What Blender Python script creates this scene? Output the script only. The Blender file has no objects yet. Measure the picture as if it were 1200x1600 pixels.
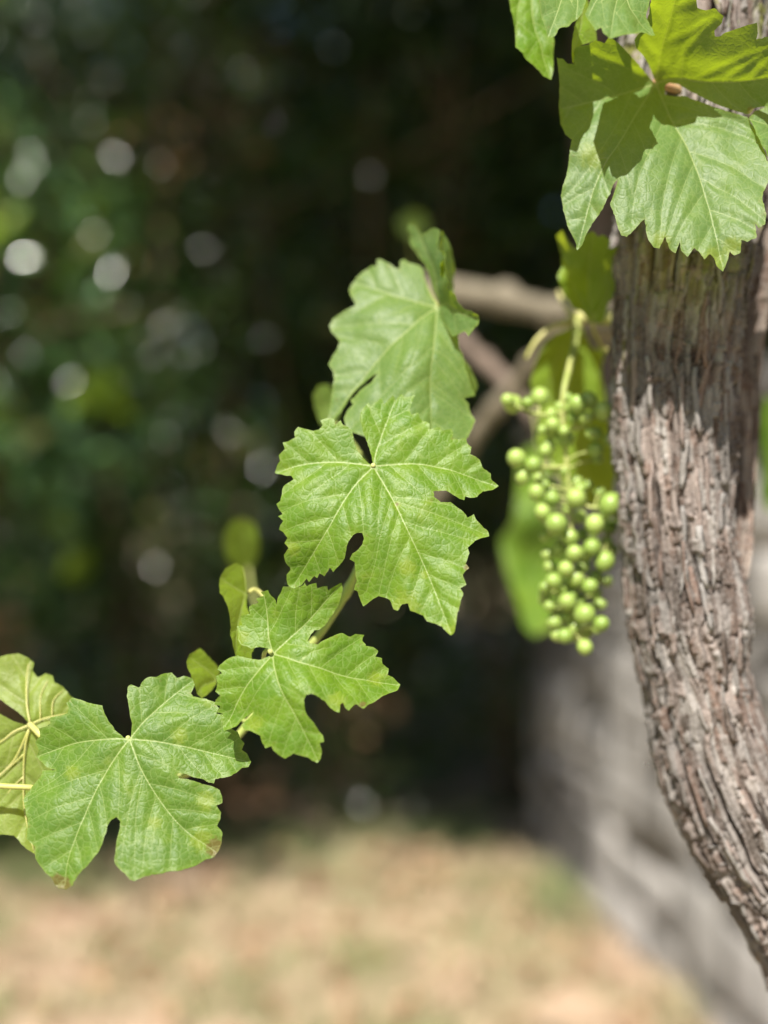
import bpy, math, random
import numpy as np
from mathutils import Vector
from mathutils.geometry import delaunay_2d_cdt

# ------------------------------------------------------------------ camera, sky, sun, exposure
scene = bpy.context.scene
C = scene.collection
F = 1700.0                      # focal length in photograph pixels (1200 x 1600)
CAMZ = 1.40
FOCUS = 0.607
cam_d = bpy.data.cameras.new('camera')
cam = bpy.data.objects.new('camera', cam_d)
C.objects.link(cam)
cam.location = (0, 0, CAMZ)
cam.rotation_euler = (math.radians(90), 0, 0)
cam_d.sensor_fit = 'VERTICAL'
cam_d.sensor_height = 36.0
cam_d.lens = F / 1600.0 * 36.0
cam_d.clip_start = 0.02
cam_d.clip_end = 2000
cam_d.dof.use_dof = True
cam_d.dof.focus_distance = FOCUS
cam_d.dof.aperture_fstop = 1.62
scene.camera = cam

SUN = Vector((-0.18, -0.60, 0.78)).normalized()      # direction towards the sun
world = bpy.data.worlds.new('World')
scene.world = world
world.use_nodes = True
wn = world.node_tree.nodes
wl = world.node_tree.links
bg = wn.get('Background') or wn.new('ShaderNodeBackground')
sky = wn.new('ShaderNodeTexSky')
sky.sky_type = 'NISHITA'
sky.sun_disc = False
sky.sun_elevation = math.asin(SUN.z)
sky.sun_rotation = math.atan2(SUN.x, SUN.y)
wl.new(sky.outputs[0], bg.inputs[0])
bg.inputs[1].default_value = 0.05
sun_d = bpy.data.lights.new('sun', 'SUN')
sun_d.energy = 5.0
sun_d.angle = math.radians(0.53)
sun_d.color = (1.0, 0.95, 0.86)
sun = bpy.data.objects.new('sun', sun_d)
C.objects.link(sun)
sun.rotation_euler = (-SUN).to_track_quat('-Z', 'Y').to_euler()
sun.location = (0, 0, 8)
vs = scene.view_settings
vs.view_transform = 'Standard'
vs.look = 'None'
vs.gamma = 1.0
vs.use_curve_mapping = False
vs.exposure = 0.95
scene.render.engine = 'CYCLES'
scene.cycles.use_denoising = True
scene.cycles.max_bounces = 8
scene.cycles.use_adaptive_sampling = False
scene.cycles.sample_clamp_indirect = 6.0

# ------------------------------------------------------------------ helpers
rs = np.random.RandomState(7)
random.seed(7)


def P(px, py, d):
    """photograph pixel + distance along the view axis -> world point"""
    return Vector(((px - 600) / F * d, d, CAMZ - (py - 800) / F * d))


def Pn(xy, d):
    xy = np.asarray(xy, float)
    d = np.asarray(d, float)
    return np.stack([(xy[:, 0] - 600) / F * d, d, CAMZ - (xy[:, 1] - 800) / F * d], 1)


def make_mesh(name, verts, faces, smooth=True):
    """faces: (m,k) int array, all of one size"""
    verts = np.asarray(verts, np.float32)
    faces = np.asarray(faces, np.int32)
    me = bpy.data.meshes.new(name)
    n, (m, k) = len(verts), faces.shape
    me.vertices.add(n)
    me.vertices.foreach_set('co', verts.ravel())
    me.loops.add(m * k)
    me.loops.foreach_set('vertex_index', faces.ravel())
    me.polygons.add(m)
    me.polygons.foreach_set('loop_start', np.arange(0, m * k, k, dtype=np.int32))
    me.polygons.foreach_set('loop_total', np.full(m, k, np.int32))
    if smooth:
        me.polygons.foreach_set('use_smooth', np.ones(m, bool))
    me.update(calc_edges=True)
    me.validate()
    return me


def obj(name, me, mat=None, parent=None):
    o = bpy.data.objects.new(name, me)
    C.objects.link(o)
    if mat is not None and me is not None and not me.materials:
        me.materials.append(mat)
    if parent is not None:
        o.parent = parent
    return o


def tag(o, label=None, cat=None, group=None, kind=None):
    if label: o['label'] = label
    if cat: o['category'] = cat
    if group: o['group'] = group
    if kind: o['kind'] = kind
    return o


def fattr(me, name, arr):
    a = me.attributes.new(name, 'FLOAT', 'POINT')
    a.data.foreach_set('value', np.asarray(arr, np.float32))


def cattr(me, name, rgb):
    a = me.attributes.new(name, 'FLOAT_COLOR', 'POINT')
    c = np.ones((len(rgb), 4), np.float32)
    c[:, :3] = rgb
    a.data.foreach_set('color', c.ravel())


def catmull(pts, n):
    pts = np.asarray(pts, float)
    p = np.vstack([2 * pts[0] - pts[1], pts, 2 * pts[-1] - pts[-2]])
    k = len(pts) - 1
    t = np.linspace(0, k - 1e-6, n)
    i = t.astype(int)
    f = (t - i)[:, None]
    a, b, c, d = p[i], p[i + 1], p[i + 2], p[i + 3]
    return 0.5 * (2 * b + (c - a) * f + (2 * a - 5 * b + 4 * c - d) * f ** 2 + (3 * b - a - 3 * c + d) * f ** 3)


def tube(pts, radii, n=24, seg=10, wob=0.0, seed=0):
    """closed tapered tube, pts in world coordinates"""
    pts = np.asarray([tuple(p) for p in pts], float)
    data = catmull(np.hstack([pts, np.asarray(radii, float)[:, None]]), n) if len(pts) > 2 else \
        np.hstack([pts[0] + (pts[1] - pts[0]) * np.linspace(0, 1, n)[:, None],
                   (radii[0] + (radii[1] - radii[0]) * np.linspace(0, 1, n))[:, None]])
    c, r = data[:, :3], data[:, 3]
    T = np.gradient(c, axis=0)
    T /= np.linalg.norm(T, axis=1)[:, None] + 1e-12
    ref = np.array([0.31, -0.9, 0.27])
    N = ref - (T @ ref)[:, None] * T
    N /= np.linalg.norm(N, axis=1)[:, None] + 1e-12
    B = np.cross(T, N)
    a = np.linspace(0, 2 * math.pi, seg, endpoint=False)
    q = np.random.RandomState(seed)
    rr = r[:, None] * (1 + wob * (q.rand(n, seg) - .5))
    v = c[:, None] + rr[..., None] * (np.cos(a)[None, :, None] * N[:, None] + np.sin(a)[None, :, None] * B[:, None])
    v = v.reshape(-1, 3)
    i, j = np.meshgrid(np.arange(n - 1), np.arange(seg), indexing='ij')
    j2 = (j + 1) % seg
    f = np.stack([i * seg + j, i * seg + j2, (i + 1) * seg + j2, (i + 1) * seg + j], -1).reshape(-1, 4)
    tris = np.vstack([f[:, [0, 1, 2]], f[:, [0, 2, 3]]])
    k = len(v)
    v = np.vstack([v, c[0], c[-1]])
    jj = np.arange(seg)
    cap0 = np.stack([np.full(seg, k), (jj + 1) % seg, jj], 1)
    cap1 = np.stack([np.full(seg, k + 1), (n - 1) * seg + jj, (n - 1) * seg + (jj + 1) % seg], 1)
    return v, np.vstack([tris, cap0, cap1])


def join(parts):
    vs_, fs_, o = [], [], 0
    for v, f in parts:
        vs_.append(v); fs_.append(f + o); o += len(v)
    return np.vstack(vs_), np.vstack(fs_)


def vnoise(u, v, nu, seed):
    """value noise, periodic in u (0..1 = nu cells), v in cells"""
    q = np.random.RandomState(seed)
    M = 97
    tab = q.rand(nu, M)
    x = (u % 1.0) * nu
    xi = np.floor(x).astype(int); xf = x - xi
    yi = np.floor(v).astype(int); yf = v - yi
    xf = xf * xf * (3 - 2 * xf); yf = yf * yf * (3 - 2 * yf)
    a = tab[xi % nu, yi % M]; b = tab[(xi + 1) % nu, yi % M]
    c = tab[xi % nu, (yi + 1) % M]; d = tab[(xi + 1) % nu, (yi + 1) % M]
    return (a * (1 - xf) + b * xf) * (1 - yf) + (c * (1 - xf) + d * xf) * yf


def sstep(x, a, b):
    t = np.clip((x - a) / (b - a), 0, 1)
    return t * t * (3 - 2 * t)


# ------------------------------------------------------------------ materials
class NT:
    def __init__(self, name):
        self.m = bpy.data.materials.new(name)
        self.m.use_nodes = True
        self.t = self.m.node_tree
        self.t.nodes.clear()
        self.out = self.t.nodes.new('ShaderNodeOutputMaterial')

    def n(self, kind, **kw):
        nd = self.t.nodes.new('ShaderNode' + kind)
        for k, v in kw.items():
            if k.startswith('i_'):
                nd.inputs[k[2:].replace('_', ' ')].default_value = v
            else:
                setattr(nd, k, v)
        return nd

    def l(self, a, b):
        self.t.links.new(a, b)

    def math(self, op, a, b=None, clamp=False):
        nd = self.n('Math', operation=op, use_clamp=clamp)
        for i, x in enumerate((a, b)):
            if x is None: continue
            if isinstance(x, (int, float)): nd.inputs[i].default_value = x
            else: self.l(x, nd.inputs[i])
        return nd.outputs[0]

    def ramp(self, fac, stops):
        nd = self.n('ValToRGB')
        el = nd.color_ramp.elements
        while len(el) < len(stops): el.new(0.5)
        for e, (p, c) in zip(el, stops):
            e.position = p
            e.color = (*c, 1) if len(c) == 3 else c
        self.l(fac, nd.inputs[0])
        return nd.outputs[0]

    def mix(self, fac, a, b, mode='MIX'):
        nd = self.n('Mix', data_type='RGBA', blend_type=mode)
        for i, x in ((0, fac), (6, a), (7, b)):
            if isinstance(x, (int, float)): nd.inputs[i].default_value = x
            elif isinstance(x, tuple): nd.inputs[i].default_value = (*x, 1)
            else: self.l(x, nd.inputs[i])
        return nd.outputs[2]

    def noise(self, scale, detail=4, vec=None, rough=0.55):
        nd = self.n('TexNoise')
        nd.inputs['Scale'].default_value = scale
        nd.inputs['Detail'].default_value = detail
        nd.inputs['Roughness'].default_value = rough
        if vec is not None: self.l(vec, nd.inputs['Vector'])
        return nd.outputs[0]

    def smooth(self, x, a, b):
        nd = self.n('MapRange', interpolation_type='SMOOTHSTEP')
        self.l(x, nd.inputs[0])
        nd.inputs[1].default_value = a
        nd.inputs[2].default_value = b
        return nd.outputs[0]


def vine_leaf_mat(name, top, top2, under, trans, rough=0.46, spec=0.36, blotch=0.5, tfac=0.34, bump=0.23):
    k = NT(name)
    at = lambda nm: k.n('Attribute', attribute_name=nm)
    uv = at('lc').outputs['Vector']
    v1 = at('v1').outputs['Fac']; v2 = at('v2').outputs['Fac']; ed = at('edge').outputs['Fac']
    m1 = k.math('SUBTRACT', 1.0, k.smooth(v1, 0.55, 1.35))
    m2 = k.math('SUBTRACT', 1.0, k.smooth(v2, 0.3, 1.5))
    # net of fine veins: two voronoi nets, warped
    warp = k.n('TexNoise'); warp.inputs['Scale'].default_value = 9; k.l(uv, warp.inputs['Vector'])
    wv = k.n('VectorMath', operation='MULTIPLY_ADD')
    k.l(warp.outputs['Color'], wv.inputs[0]); wv.inputs[1].default_value = (.06, .06, .06); k.l(uv, wv.inputs[2])
    vo = k.n('TexVoronoi', feature='DISTANCE_TO_EDGE'); vo.inputs['Scale'].default_value = 9.5
    k.l(wv.outputs[0], vo.inputs['Vector'])
    vo2 = k.n('TexVoronoi', feature='DISTANCE_TO_EDGE'); vo2.inputs['Scale'].default_value = 27
    k.l(wv.outputs[0], vo2.inputs['Vector'])
    t1 = k.math('SUBTRACT', 1.0, k.smooth(vo.outputs[0], 0.0, 0.085))
    t2 = k.math('SUBTRACT', 1.0, k.smooth(vo2.outputs[0], 0.0, 0.12))
    fine = k.math('ADD', k.math('MULTIPLY', t1, 0.20), k.math('MULTIPLY', t2, 0.08))
    veins = k.math('MAXIMUM', k.math('MULTIPLY', m1, 0.74), k.math('MAXIMUM', k.math('MULTIPLY', m2, 0.55), fine))
    big = k.noise(2.3, 5, uv); mid = k.noise(9.0, 4, uv)
    col = k.mix(k.smooth(big, .35, .68), top, top2)
    # yellow sun-bleached blotches, small pale and brown specks
    yel = k.smooth(k.noise(1.7, 3, k.n('VectorMath', operation='ADD').outputs[0] if False else wv.outputs[0]), .60, .74)
    col = k.mix(k.math('MULTIPLY', yel, blotch), col, (0.20, 0.27, 0.025))
    edge = k.math('SUBTRACT', 1.0, k.smooth(ed, 0.0, 6.0))
    col = k.mix(k.math('MULTIPLY', edge, 0.35), col, (0.22, 0.30, 0.05))
    brown = k.math('MULTIPLY', k.smooth(mid, .60, .72), k.math('SUBTRACT', 1.0, k.smooth(ed, 0.0, 22.0)))
    col = k.mix(k.math('MULTIPLY', brown, 0.45), col, (0.16, 0.105, 0.03))
    yel2 = at('yel').outputs['Fac']; brn2 = at('brn').outputs['Fac']
    ragged = k.math('ADD', k.math('MULTIPLY', k.noise(14, 5, uv), 1.3), -.65)
    col = k.mix(k.math('MULTIPLY', k.smooth(k.math('ADD', yel2, k.math('MULTIPLY', ragged, .9)), .30, .95), .42), col, (0.27, 0.32, 0.025))
    col = k.mix(k.math('MULTIPLY', k.smooth(k.math('ADD', brn2, ragged), .35, .75), .85), col, (0.14, 0.085, 0.03))
    spk = k.smooth(k.noise(38, 2, uv), .70, .76)
    col = k.mix(k.math('MULTIPLY', spk, 0.35), col, (0.27, 0.33, 0.12))
    veinc = k.mix(0.0, (0.37, 0.44, 0.17), (0.37, 0.44, 0.17))
    top_c = k.mix(veins, col, veinc)
    ucol = k.mix(veins, k.mix(k.smooth(big, .35, .68), under, tuple(c * .85 for c in under)), (0.42, 0.44, 0.20))
    geo = k.n('NewGeometry')
    base = k.mix(geo.outputs['Backfacing'], top_c, ucol)
    # relief: fine net sunk on top, cells swollen
    h = k.math('ADD', k.math('MULTIPLY', k.smooth(vo.outputs[0], 0.0, 0.24), 0.9),
               k.math('ADD', k.math('MULTIPLY', k.smooth(vo2.outputs[0], 0.0, 0.3), 0.25), k.math('MULTIPLY', k.noise(60, 3, uv), 0.22)))
    bp = k.n('Bump'); bp.inputs['Strength'].default_value = bump; bp.inputs['Distance'].default_value = 0.0007
    k.l(h, bp.inputs['Height'])
    pb = k.n('BsdfPrincipled')
    k.l(base, pb.inputs['Base Color'])
    k.l(k.math('ADD', k.math('MULTIPLY', mid, 0.22), rough - .1), pb.inputs['Roughness'])
    pb.inputs['Specular IOR Level'].default_value = spec
    k.l(bp.outputs[0], pb.inputs['Normal'])
    tr = k.n('BsdfTranslucent')
    tcol = k.mix(k.math('MULTIPLY', veins, 0.45), k.mix(k.smooth(big, .3, .7), trans, tuple(c * .78 for c in trans)),
                 tuple(c * .55 for c in trans))
    k.l(tcol, tr.inputs[0]); k.l(bp.outputs[0], tr.inputs['Normal'])
    mx = k.n('MixShader'); mx.inputs[0].default_value = tfac
    k.l(pb.outputs[0], mx.inputs[1]); k.l(tr.outputs[0], mx.inputs[2])
    k.l(mx.outputs[0], k.out.inputs[0])
    return k.m


M = {}
M['leaf'] = vine_leaf_mat('vine_leaf', (0.080, 0.172, 0.009), (0.128, 0.228, 0.012), (0.19, 0.27, 0.085), (0.33, 0.58, 0.02))
M['leaf_deep'] = vine_leaf_mat('vine_leaf_deep', (0.072, 0.155, 0.018), (0.106, 0.200, 0.017), (0.18, 0.26, 0.09), (0.28, 0.46, 0.035), blotch=.45)
M['leaf_grey'] = vine_leaf_mat('vine_leaf_sky_sheen', (0.098, 0.188, 0.056), (0.116, 0.212, 0.046), (0.17, 0.27, 0.08), (0.50, 0.64, 0.02), rough=.48, spec=.42, blotch=.2, bump=.17, tfac=.42)  # bluish grey green base colour carries the sheen of the sky
M['leaf_young'] = vine_leaf_mat('vine_leaf_young', (0.15, 0.27, 0.022), (0.19, 0.31, 0.028), (0.21, 0.30, 0.06), (0.62, 0.72, 0.03), tfac=.45, blotch=.6)


def stem_mat(name, c1, c2, rough=.55, scale=60):
    k = NT(name)
    tc = k.n('TexCoord').outputs['Object']
    c = k.mix(k.smooth(k.noise(scale, 4, tc), .35, .65), c1, c2)
    bp = k.n('Bump'); bp.inputs['Strength'].default_value = .35; bp.inputs['Distance'].default_value = .0006
    k.l(k.noise(scale * 9, 3, tc), bp.inputs['Height'])
    pb = k.n('BsdfPrincipled'); k.l(c, pb.inputs['Base Color']); pb.inputs['Roughness'].default_value = rough
    k.l(bp.outputs[0], pb.inputs['Normal'])
    k.l(pb.outputs[0], k.out.inputs[0])
    return k.m


M['stem'] = stem_mat('green_stem', (0.30, 0.36, 0.09), (0.40, 0.42, 0.14))
M['stem_yellow'] = stem_mat('yellow_stem', (0.44, 0.43, 0.12), (0.50, 0.47, 0.19))
M['stem_red'] = stem_mat('red_stem', (0.42, 0.20, 0.11), (0.38, 0.27, 0.12))
M['cane'] = stem_mat('tan_cane', (0.21, 0.18, 0.125), (0.15, 0.125, 0.085), .7, 25)
M['cane_red'] = stem_mat('reddish_cane', (0.17, 0.125, 0.095), (0.13, 0.095, 0.072), .7, 25)
M['twig'] = stem_mat('dark_twig', (0.10, 0.065, 0.04), (0.16, 0.10, 0.06), .85, 20)
M['tree_bark'] = stem_mat('tree_bark', (0.12, 0.09, 0.07), (0.20, 0.15, 0.12), .9, 9)

# vine bark: colour per plate from the mesh, grain on top
k = NT('vine_bark')
tc = k.n('TexCoord').outputs['Object']
bc = k.n('Attribute', attribute_name='bark').outputs['Color']
n1 = k.noise(420, 5, tc); n2 = k.noise(45, 4, tc)
c = k.mix(k.math('MULTIPLY', k.smooth(n1, .40, .7), .40), bc, (0.31, 0.28, 0.26))
c = k.mix(k.math('MULTIPLY', k.smooth(n2, .55, .75), .35), c, (0.14, 0.085, 0.06))
moss = k.n('Attribute', attribute_name='moss').outputs['Fac']
c = k.mix(k.math('MULTIPLY', moss, k.smooth(k.noise(130, 3, tc), .42, .6)), c, (0.16, 0.17, 0.035))
bp = k.n('Bump'); bp.inputs['Strength'].default_value = .7; bp.inputs['Distance'].default_value = .0012
k.l(n1, bp.inputs['Height'])
pb = k.n('BsdfPrincipled'); k.l(c, pb.inputs['Base Color']); pb.inputs['Roughness'].default_value = .88
pb.inputs['Specular IOR Level'].default_value = .25
k.l(bp.outputs[0], pb.inputs['Normal']); k.l(pb.outputs[0], k.out.inputs[0])
M['bark'] = k.m

# grapes
k = NT('green_grape')
tc = k.n('TexCoord').outputs['Object']
rnd = k.n('ObjectInfo').outputs['Random']
c = k.mix(rnd, (0.20, 0.30, 0.045), (0.33, 0.43, 0.10))
c = k.mix(k.math('MULTIPLY', k.smooth(k.noise(240, 3, tc), .45, .7), .35), c, (0.38, 0.46, 0.24))
pb = k.n('BsdfPrincipled'); k.l(c, pb.inputs['Base Color'])
pb.inputs['Roughness'].default_value = .38
pb.inputs['Subsurface Weight'].default_value = .35
pb.inputs['Subsurface Radius'].default_value = (.006, .008, .002)
pb.inputs['Subsurface Scale'].default_value = .5
k.l(pb.outputs[0], k.out.inputs[0])
M['grape'] = k.m


def shrub_leaf_mat(name, a, b, trans, rough=.3, tf=.2, spec=.5):
    k = NT(name)
    r = k.n('Attribute', attribute_name='rnd').outputs['Fac']
    c = k.ramp(r, [(0, a), (.7, b), (.93, tuple(x * 1.5 for x in b)), (1, (0.22, 0.13, 0.025))])
    pb = k.n('BsdfPrincipled'); k.l(c, pb.inputs['Base Color'])
    pb.inputs['Roughness'].default_value = rough
    pb.inputs['Specular IOR Level'].default_value = spec
    tr = k.n('BsdfTranslucent'); tr.inputs[0].default_value = (*trans, 1)
    mx = k.n('MixShader'); mx.inputs[0].default_value = tf
    k.l(pb.outputs[0], mx.inputs[1]); k.l(tr.outputs[0], mx.inputs[2]); k.l(mx.outputs[0], k.out.inputs[0])
    return k.m


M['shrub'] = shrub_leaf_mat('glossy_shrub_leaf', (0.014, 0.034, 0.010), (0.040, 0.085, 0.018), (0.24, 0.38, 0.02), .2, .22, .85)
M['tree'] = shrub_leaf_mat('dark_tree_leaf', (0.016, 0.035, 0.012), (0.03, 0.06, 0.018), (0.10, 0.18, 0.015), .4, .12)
M['shrub_light'] = shrub_leaf_mat('sunlit_shrub_leaf', (0.026, 0.066, 0.026), (0.080, 0.165, 0.060), (0.26, 0.44, 0.05), .18, .22, .95)  # lighter copy of the shrub leaf, sunlight put into its colour
M['young'] = shrub_leaf_mat('young_shrub_leaf', (0.15, 0.24, 0.02), (0.22, 0.31, 0.02), (0.5, 0.66, 0.03), .4, .4, .25)
M['dry'] = shrub_leaf_mat('dry_leaf', (0.22, 0.12, 0.06), (0.36, 0.22, 0.13), (0.3, 0.16, 0.06), .7, .2, .2)

# ground
k = NT('dry_lawn_soil')
tc = k.n('TexCoord').outputs['Object']
n1 = k.noise(1.6, 5, tc); n2 = k.noise(3.2, 5, tc); n3 = k.noise(60, 4, tc)
c = k.mix(k.smooth(n2, .38, .64), (0.54, 0.39, 0.285), (0.33, 0.25, 0.17))
c = k.mix(k.math('MULTIPLY', k.smooth(n1, .42, .54), .9), c, (0.17, 0.19, 0.085))
c = k.mix(k.math('MULTIPLY', k.smooth(n3, .5, .72), .5), c, (0.19, 0.13, 0.075))
bp = k.n('Bump'); bp.inputs['Strength'].default_value = .8; bp.inputs['Distance'].default_value = .02
k.l(n3, bp.inputs['Height'])
pb = k.n('BsdfPrincipled'); k.l(c, pb.inputs['Base Color']); pb.inputs['Roughness'].default_value = .95
pb.inputs['Specular IOR Level'].default_value = .15
k.l(bp.outputs[0], pb.inputs['Normal']); k.l(pb.outputs[0], k.out.inputs[0])
M['ground'] = k.m

k = NT('grass_blade')
r = k.n('Attribute', attribute_name='rnd').outputs['Fac']
c = k.ramp(r, [(0, (0.55, 0.40, 0.285)), (.45, (0.45, 0.34, 0.22)), (.68, (0.24, 0.27, 0.12)), (1, (0.12, 0.20, 0.04))])
pb = k.n('BsdfPrincipled'); k.l(c, pb.inputs['Base Color']); pb.inputs['Roughness'].default_value = .7
k.l(pb.outputs[0], k.out.inputs[0])
M['grass'] = k.m


def stone_mat(name, a, b, scale):
    k = NT(name)
    tc = k.n('TexCoord').outputs['Object']
    rnd = k.n('ObjectInfo').outputs['Random']
    c = k.ramp(rnd, [(0, tuple(x * .55 for x in a)), (.3, a), (.55, (0.24, 0.225, 0.205)), (.8, tuple((x + y) / 2 for x, y in zip(a, b))), (1, b)])
    c = k.mix(k.math('MULTIPLY', k.smooth(k.noise(scale, 6, tc), .45, .7), .5), c, (0.15, 0.14, 0.125))
    c = k.mix(k.math('MULTIPLY', k.smooth(k.noise(scale * .3, 4, tc), .5, .62), .4), c, (0.25, 0.24, 0.225))
    bp = k.n('Bump'); bp.inputs['Strength'].default_value = .8; bp.inputs['Distance'].default_value = .012
    k.l(k.noise(scale * 2.5, 6, tc), bp.inputs['Height'])
    pb = k.n('BsdfPrincipled'); k.l(c, pb.inputs['Base Color']); pb.inputs['Roughness'].default_value = .9
    k.l(bp.outputs[0], pb.inputs['Normal']); k.l(pb.outputs[0], k.out.inputs[0])
    return k.m


M['stone'] = stone_mat('grey_stone', (0.11, 0.10, 0.092), (0.50, 0.47, 0.44), 7)
M['mortar'] = stone_mat('mortar', (0.22, 0.205, 0.18), (0.25, 0.23, 0.20), 30)

# ------------------------------------------------------------------ ground
gx = np.concatenate([[-400, -80, -20], np.linspace(-6, 6, 61), [20, 80, 400]])
gy = np.concatenate([[-400, -80, -20], np.linspace(-4, 9, 66), [20, 80, 400]])
X, Y = np.meshgrid(gx, gy, indexing='ij')
Z = 0.02 * np.sin(X * 2.1 + 1) * np.cos(Y * 1.7) + 0.012 * np.sin(X * 5.3) * np.sin(Y * 4.6 + 2)
Z[(np.abs(X) > 7) | (Y > 10) | (Y < -5)] = 0
V = np.stack([X, Y, Z], -1).reshape(-1, 3)
ni, nj = X.shape
i, j = np.meshgrid(np.arange(ni - 1), np.arange(nj - 1), indexing='ij')
Fq = np.stack([i * nj + j, (i + 1) * nj + j, (i + 1) * nj + j + 1, i * nj + j + 1], -1).reshape(-1, 4)
tag(obj('ground', make_mesh('ground', V, Fq), M['ground']), kind='structure')


def gz(x, y):
    return 0.02 * np.sin(x * 2.1 + 1) * np.cos(y * 1.7) + 0.012 * np.sin(x * 5.3) * np.sin(y * 4.6 + 2)


# wall line on the ground (inner face)
W0 = np.array([1.14, 1.75]); W1 = np.array([0.585, 4.30])
wd = (W1 - W0) / np.linalg.norm(W1 - W0)
wnrm = np.array([-wd[1], wd[0]])              # towards the lawn
if wnrm[0] > 0: wnrm = -wnrm

# grass blades
nb = 30000
q = np.random.RandomState(3)
bx_ = q.uniform(-2.4, 1.2, nb); by_ = q.uniform(2.0, 4.75, nb)
fr_ = q.uniform(0, 2.6, 3000)                     # longer tufts along the foot of the wall
fo_ = np.abs(q.normal(size=3000)) * .07 * (.4 + np.sin(fr_ * 7) ** 2) + .035
bx_[:3000] = W0[0] + wd[0] * fr_ + wnrm[0] * fo_
by_[:3000] = W0[1] + wd[1] * fr_ + wnrm[1] * fo_
isf = np.arange(nb) < 3000
keep = ((np.stack([bx_, by_], 1) - W0) @ wnrm > 0.03)
isf = isf[keep]
bx_, by_ = bx_[keep], by_[keep]; nb = len(bx_)
patch = np.clip(0.45 + .75 * np.sin(bx_ * 4.1 + 1.7 * np.sin(by_ * 3.1)) * np.sin(by_ * 5.2 + bx_ * 1.3) + 1.2 * np.clip((by_ - 4.15) * 2, 0, 1), 0, 1.6)
hgt = q.uniform(.015, .06, nb) * (0.7 + .6 * patch) * np.where(isf, 1.9, 1)
ang = q.uniform(0, 2 * math.pi, nb); lean = q.uniform(.2, 1.3, nb) * hgt
wdt = q.uniform(.0015, .004, nb)
b0 = np.stack([bx_, by_, gz(bx_, by_) - .003], 1)
side = np.stack([np.cos(ang), np.sin(ang), 0 * ang], 1) * wdt[:, None]
fw = np.stack([-np.sin(ang), np.cos(ang), 0 * ang], 1)
up = np.array([0, 0, 1.0])
v = np.stack([b0 - side, b0 + side, b0 + side * .7 + fw * lean[:, None] * .4 + up * hgt[:, None] * .65,
              b0 - side * .7 + fw * lean[:, None] * .4 + up * hgt[:, None] * .65,
              b0 + fw * lean[:, None] + up * hgt[:, None]], 1)
base = np.arange(nb)[:, None] * 5
f = np.concatenate([base + np.array([0, 1, 2]), base + np.array([0, 2, 3]), base + np.array([3, 2, 4])])
me = make_mesh('grass', v.reshape(-1, 3), f)
fattr(me, 'rnd', np.repeat(np.clip(.2 * q.rand(nb) + patch * (.35 + .55 * q.rand(nb)), 0, 1), 5))
tag(obj('grass', me, M['grass']), 'short dry straw coloured grass with green patches on the lawn', 'grass', kind='stuff')


def leaf_cloud(cen, nrm_bias, size, q, aspect=.42, fold=.25):
    """many pointed, folded leaves: 6 vertices, 4 triangles each"""
    n = len(cen)
    nm = q.normal(size=(n, 3)) * .75 + nrm_bias
    nm /= np.linalg.norm(nm, axis=1)[:, None]
    a = q.normal(size=(n, 3))
    a -= (a * nm).sum(1)[:, None] * nm
    a /= np.linalg.norm(a, axis=1)[:, None] + 1e-9
    b = np.cross(nm, a)
    L = size * q.uniform(.65, 1.25, n)
    W = L * aspect * q.uniform(.8, 1.2, n)
    L, W = L[:, None], W[:, None]
    p0 = cen - a * L * .5
    p3 = cen + a * L * .5 - nm * L * .08
    m1 = cen - a * L * .02
    l1 = cen - a * L * .05 - b * W * .5 + nm * W * fold
    r1 = cen - a * L * .05 + b * W * .5 + nm * W * fold
    v = np.stack([p0, l1, m1, r1, p3], 1).reshape(-1, 3)
    o = np.arange(n)[:, None] * 5
    f = np.concatenate([o + np.array([0, 2, 1]), o + np.array([0, 3, 2]), o + np.array([1, 2, 4]), o + np.array([2, 3, 4])])
    return v, f


# fallen leaves on the lawn
n = 750
cx = q.uniform(-2.2, 1.0, n); cy = q.uniform(2.2, 4.6, n)
keep = ((np.stack([cx, cy], 1) - W0) @ wnrm > 0.06)
cx, cy = cx[keep], cy[keep]
v, f = leaf_cloud(np.stack([cx, cy, gz(cx, cy) + .02], 1), np.array([0, 0, 2.5]), .075, q, .6)
me = make_mesh('leaf_litter', v, f)
fattr(me, 'rnd', np.repeat(q.rand(len(cx)) * .9, 5))
tag(obj('leaf_litter', me, M['dry']), 'scattered dry brown fallen leaves on the lawn', 'leaf litter', kind='stuff')

# ------------------------------------------------------------------ stone wall
wall = obj('stone_wall', None)
wall.location = (W0[0], W0[1], 0)
tag(wall, 'grey rubble stone garden wall running back to the dark shrubs', 'wall')
wlen = float(np.linalg.norm(W1 - W0)); WH = 1.72; WT = 0.34


def wp(s, h, o):
    """along, up, out (towards the lawn), relative to the wall's own origin"""
    return np.array([wd[0] * s + wnrm[0] * o, wd[1] * s + wnrm[1] * o, h])


def boxmesh(name, s0, s1, h0, h1, o0, o1):
    v = [wp(s, h, o) for s in (s0, s1) for h in (h0, h1) for o in (o0, o1)]
    f = [(0, 1, 3, 2), (4, 6, 7, 5), (0, 4, 5, 1), (2, 3, 7, 6), (0, 2, 6, 4), (1, 5, 7, 3)]
    return make_mesh(name, v, f, False)


obj('mortar_core', boxmesh('mortar_core', 0, wlen, -.1, WH - .05, -WT, 0), M['mortar'], wall)
q = np.random.RandomState(21)


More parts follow.
